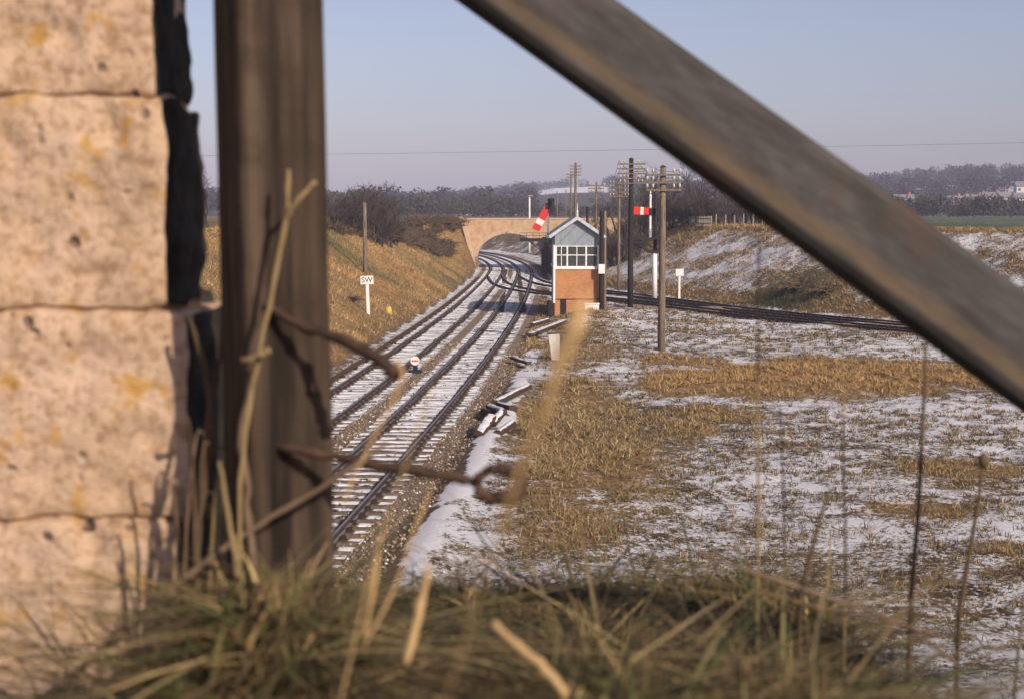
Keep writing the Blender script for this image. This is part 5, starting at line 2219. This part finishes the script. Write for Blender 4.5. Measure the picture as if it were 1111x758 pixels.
# tall thin stems at the right
TS = 'tall thin dead stems at the right'
def field_stem(pix, lab, head=False, rad=.003, mat='straw_dark'):
    Yb = pix[0][2]
    # run the foot down to the ground
    p0, p1 = P(*pix[0]), P(*pix[1])
    zb = H(p0.x, p0.y)
    root = empty('dead_stem', (p0.x, p0.y, zb), lab, 'plant stem', TS)
    pts = [Vector((p0.x, p0.y, zb - .05))] + [P(*q_) for q_ in pix]
    pts = [p_ - root.location for p_ in pts]
    mb = MB()
    m_ = len(pts)
    mb.tube(pts, [rad * (1 - .5 * i / (m_ - 1)) for i in range(m_)], 6)
    mb.build('stalk', M[mat], root, smooth=True)
    if head:
        mb = MB()
        t_ = pts[-1]
        mb.lathe(t_ + Vector((0, 0, -.012)), [(.002, 0), (.008, .006), (.010, .014), (.007, .022), (.002, .027)], 8)
        mb.build('seed_head', M[mat], root, smooth=True)
        mb = MB()
        mid_ = pts[-2]
        for s_ in (-1, 1):
            mb.tube([mid_, mid_ + Vector((s_ * .015, 0, .004)), mid_ + Vector((s_ * .03, 0, -.004))], [.002, .0025, .001], 5)
        mb.build('leaf', M[mat], root)


field_stem([(988, 650, 1.95), (996, 560, 1.95), (1000, 480, 1.95), (1003, 420, 1.95), (1004, 375, 1.95)], 'tall dark stem under the end of the diagonal brace', False, .0042)
field_stem([(1040, 668, 2.3), (1052, 600, 2.3), (1062, 540, 2.3), (1067, 500, 2.3)], 'dark stem with a round seed head near the right edge', True, .0048)
field_stem([(822, 640, 1.9), (823, 540, 1.9), (822, 440, 1.9), (822, 330, 1.9), (824, 262, 1.9)], 'very tall straw stem in front of the branch line', False, .0026, 'straw')
field_stem([(852, 650, 2.0), (851, 560, 2.0), (848, 480, 2.0), (846, 440, 2.0)], 'thin brown stem right of the very tall straw stem', False, .0022)
field_stem([(917, 640, 2.0), (917, 560, 2.0), (914, 480, 2.0), (916, 420, 2.0)], 'thin straw stem midway between the tall straw and the dark stem', False, .0024, 'straw')
field_stem([(868, 650, 1.9), (880, 600, 1.9), (890, 560, 1.9), (902, 530, 1.9)], 'short brown curving stem in front of the snowy field', False, .004)
field_stem([(1100, 755, 2.2), (1106, 690, 2.2), (1112, 640, 2.2)], 'thin dark stem at the bottom right corner', False, .003)
curve_tube('bare_twig', [(760, 600, 1.7), (840, 628, 1.72), (900, 648, 1.74), (960, 668, 1.75), (1000, 690, 1.75), (1040, 722, 1.75)], [.002, .003, .003, .003, .002], 'twig_near', 'arched brown twig along the right end of the grass mound, lower edge over snow', 'twig')
curve_tube('bare_twig', [(820, 640, 1.7), (900, 662, 1.72), (970, 676, 1.74), (1020, 690, 1.75)], [.003, .003, .002], 'straw_dark', 'thin dark twig just above the right end of the grass mound', 'twig')

# ------------------------------------------------------------------ air
HX, HY0, HY1 = 1520, -240, 2420
mb = MB()
mb.bbox(-HX, HX, HY0, HY1, -3.0, 75.0)
m = bpy.data.materials.new('haze')
m.use_nodes = True
nt = m.node_tree
nt.nodes.clear()
out = nt.nodes.new('ShaderNodeOutputMaterial')
pv_ = nt.nodes.new('ShaderNodeVolumePrincipled')
pv_.inputs['Color'].default_value = (.66, .66, .90, 1)
pv_.inputs['Density'].default_value = .00040
pv_.inputs['Anisotropy'].default_value = -.2
nt.links.new(pv_.outputs[0], out.inputs['Volume'])
hz_o = mb.build('haze', m)
tag(hz_o, 'thin lavender winter haze over the whole view', 'haze', kind='stuff')

# ------------------------------------------------------------------ light
EL, AZ = R(29), R(144)
w = bpy.data.worlds.new("World")
S.world = w
w.use_nodes = True
nt = w.node_tree
sk = nt.nodes.new('ShaderNodeTexSky')
sk.sky_type = 'NISHITA'
sk.sun_disc = False
sk.sun_elevation = EL
sk.sun_rotation = AZ
sk.air_density = 1.0
sk.dust_density = 1.6
sk.ozone_density = 1.5
hs = nt.nodes.new('ShaderNodeHueSaturation')
hs.inputs['Saturation'].default_value = .86
nt.links.new(sk.outputs[0], hs.inputs['Color'])
tint = mix(nt, 1.0, hs.outputs[0], (1.05, .96, 1.09), 'MULTIPLY')
nt.links.new(tint, nt.nodes['Background'].inputs[0])
nt.nodes['Background'].inputs[1].default_value = .086
sd = bpy.data.lights.new('sun', 'SUN')
sd.energy = 3.8
sd.angle = R(.6)
sd.color = (1.0, .88, .72)
sun = bpy.data.objects.new('sun', sd)
COL.objects.link(sun)
to_sun = Vector((math.sin(AZ) * math.cos(EL), math.cos(AZ) * math.cos(EL), math.sin(EL)))
sun.rotation_euler = to_sun.to_track_quat('Z', 'Y').to_euler()
sun.location = (0, 0, 60)

S.render.engine = 'CYCLES'
S.cycles.use_denoising = True
S.cycles.max_bounces = 6
S.cycles.volume_bounces = 0
S.cycles.transparent_max_bounces = 8
S.cycles.caustics_reflective = False
S.cycles.caustics_refractive = False
S.view_settings.view_transform = 'Standard'
S.view_settings.look = 'None'
S.view_settings.exposure = 0.32
S.view_settings.gamma = 1.0
S.view_settings.use_curve_mapping = False
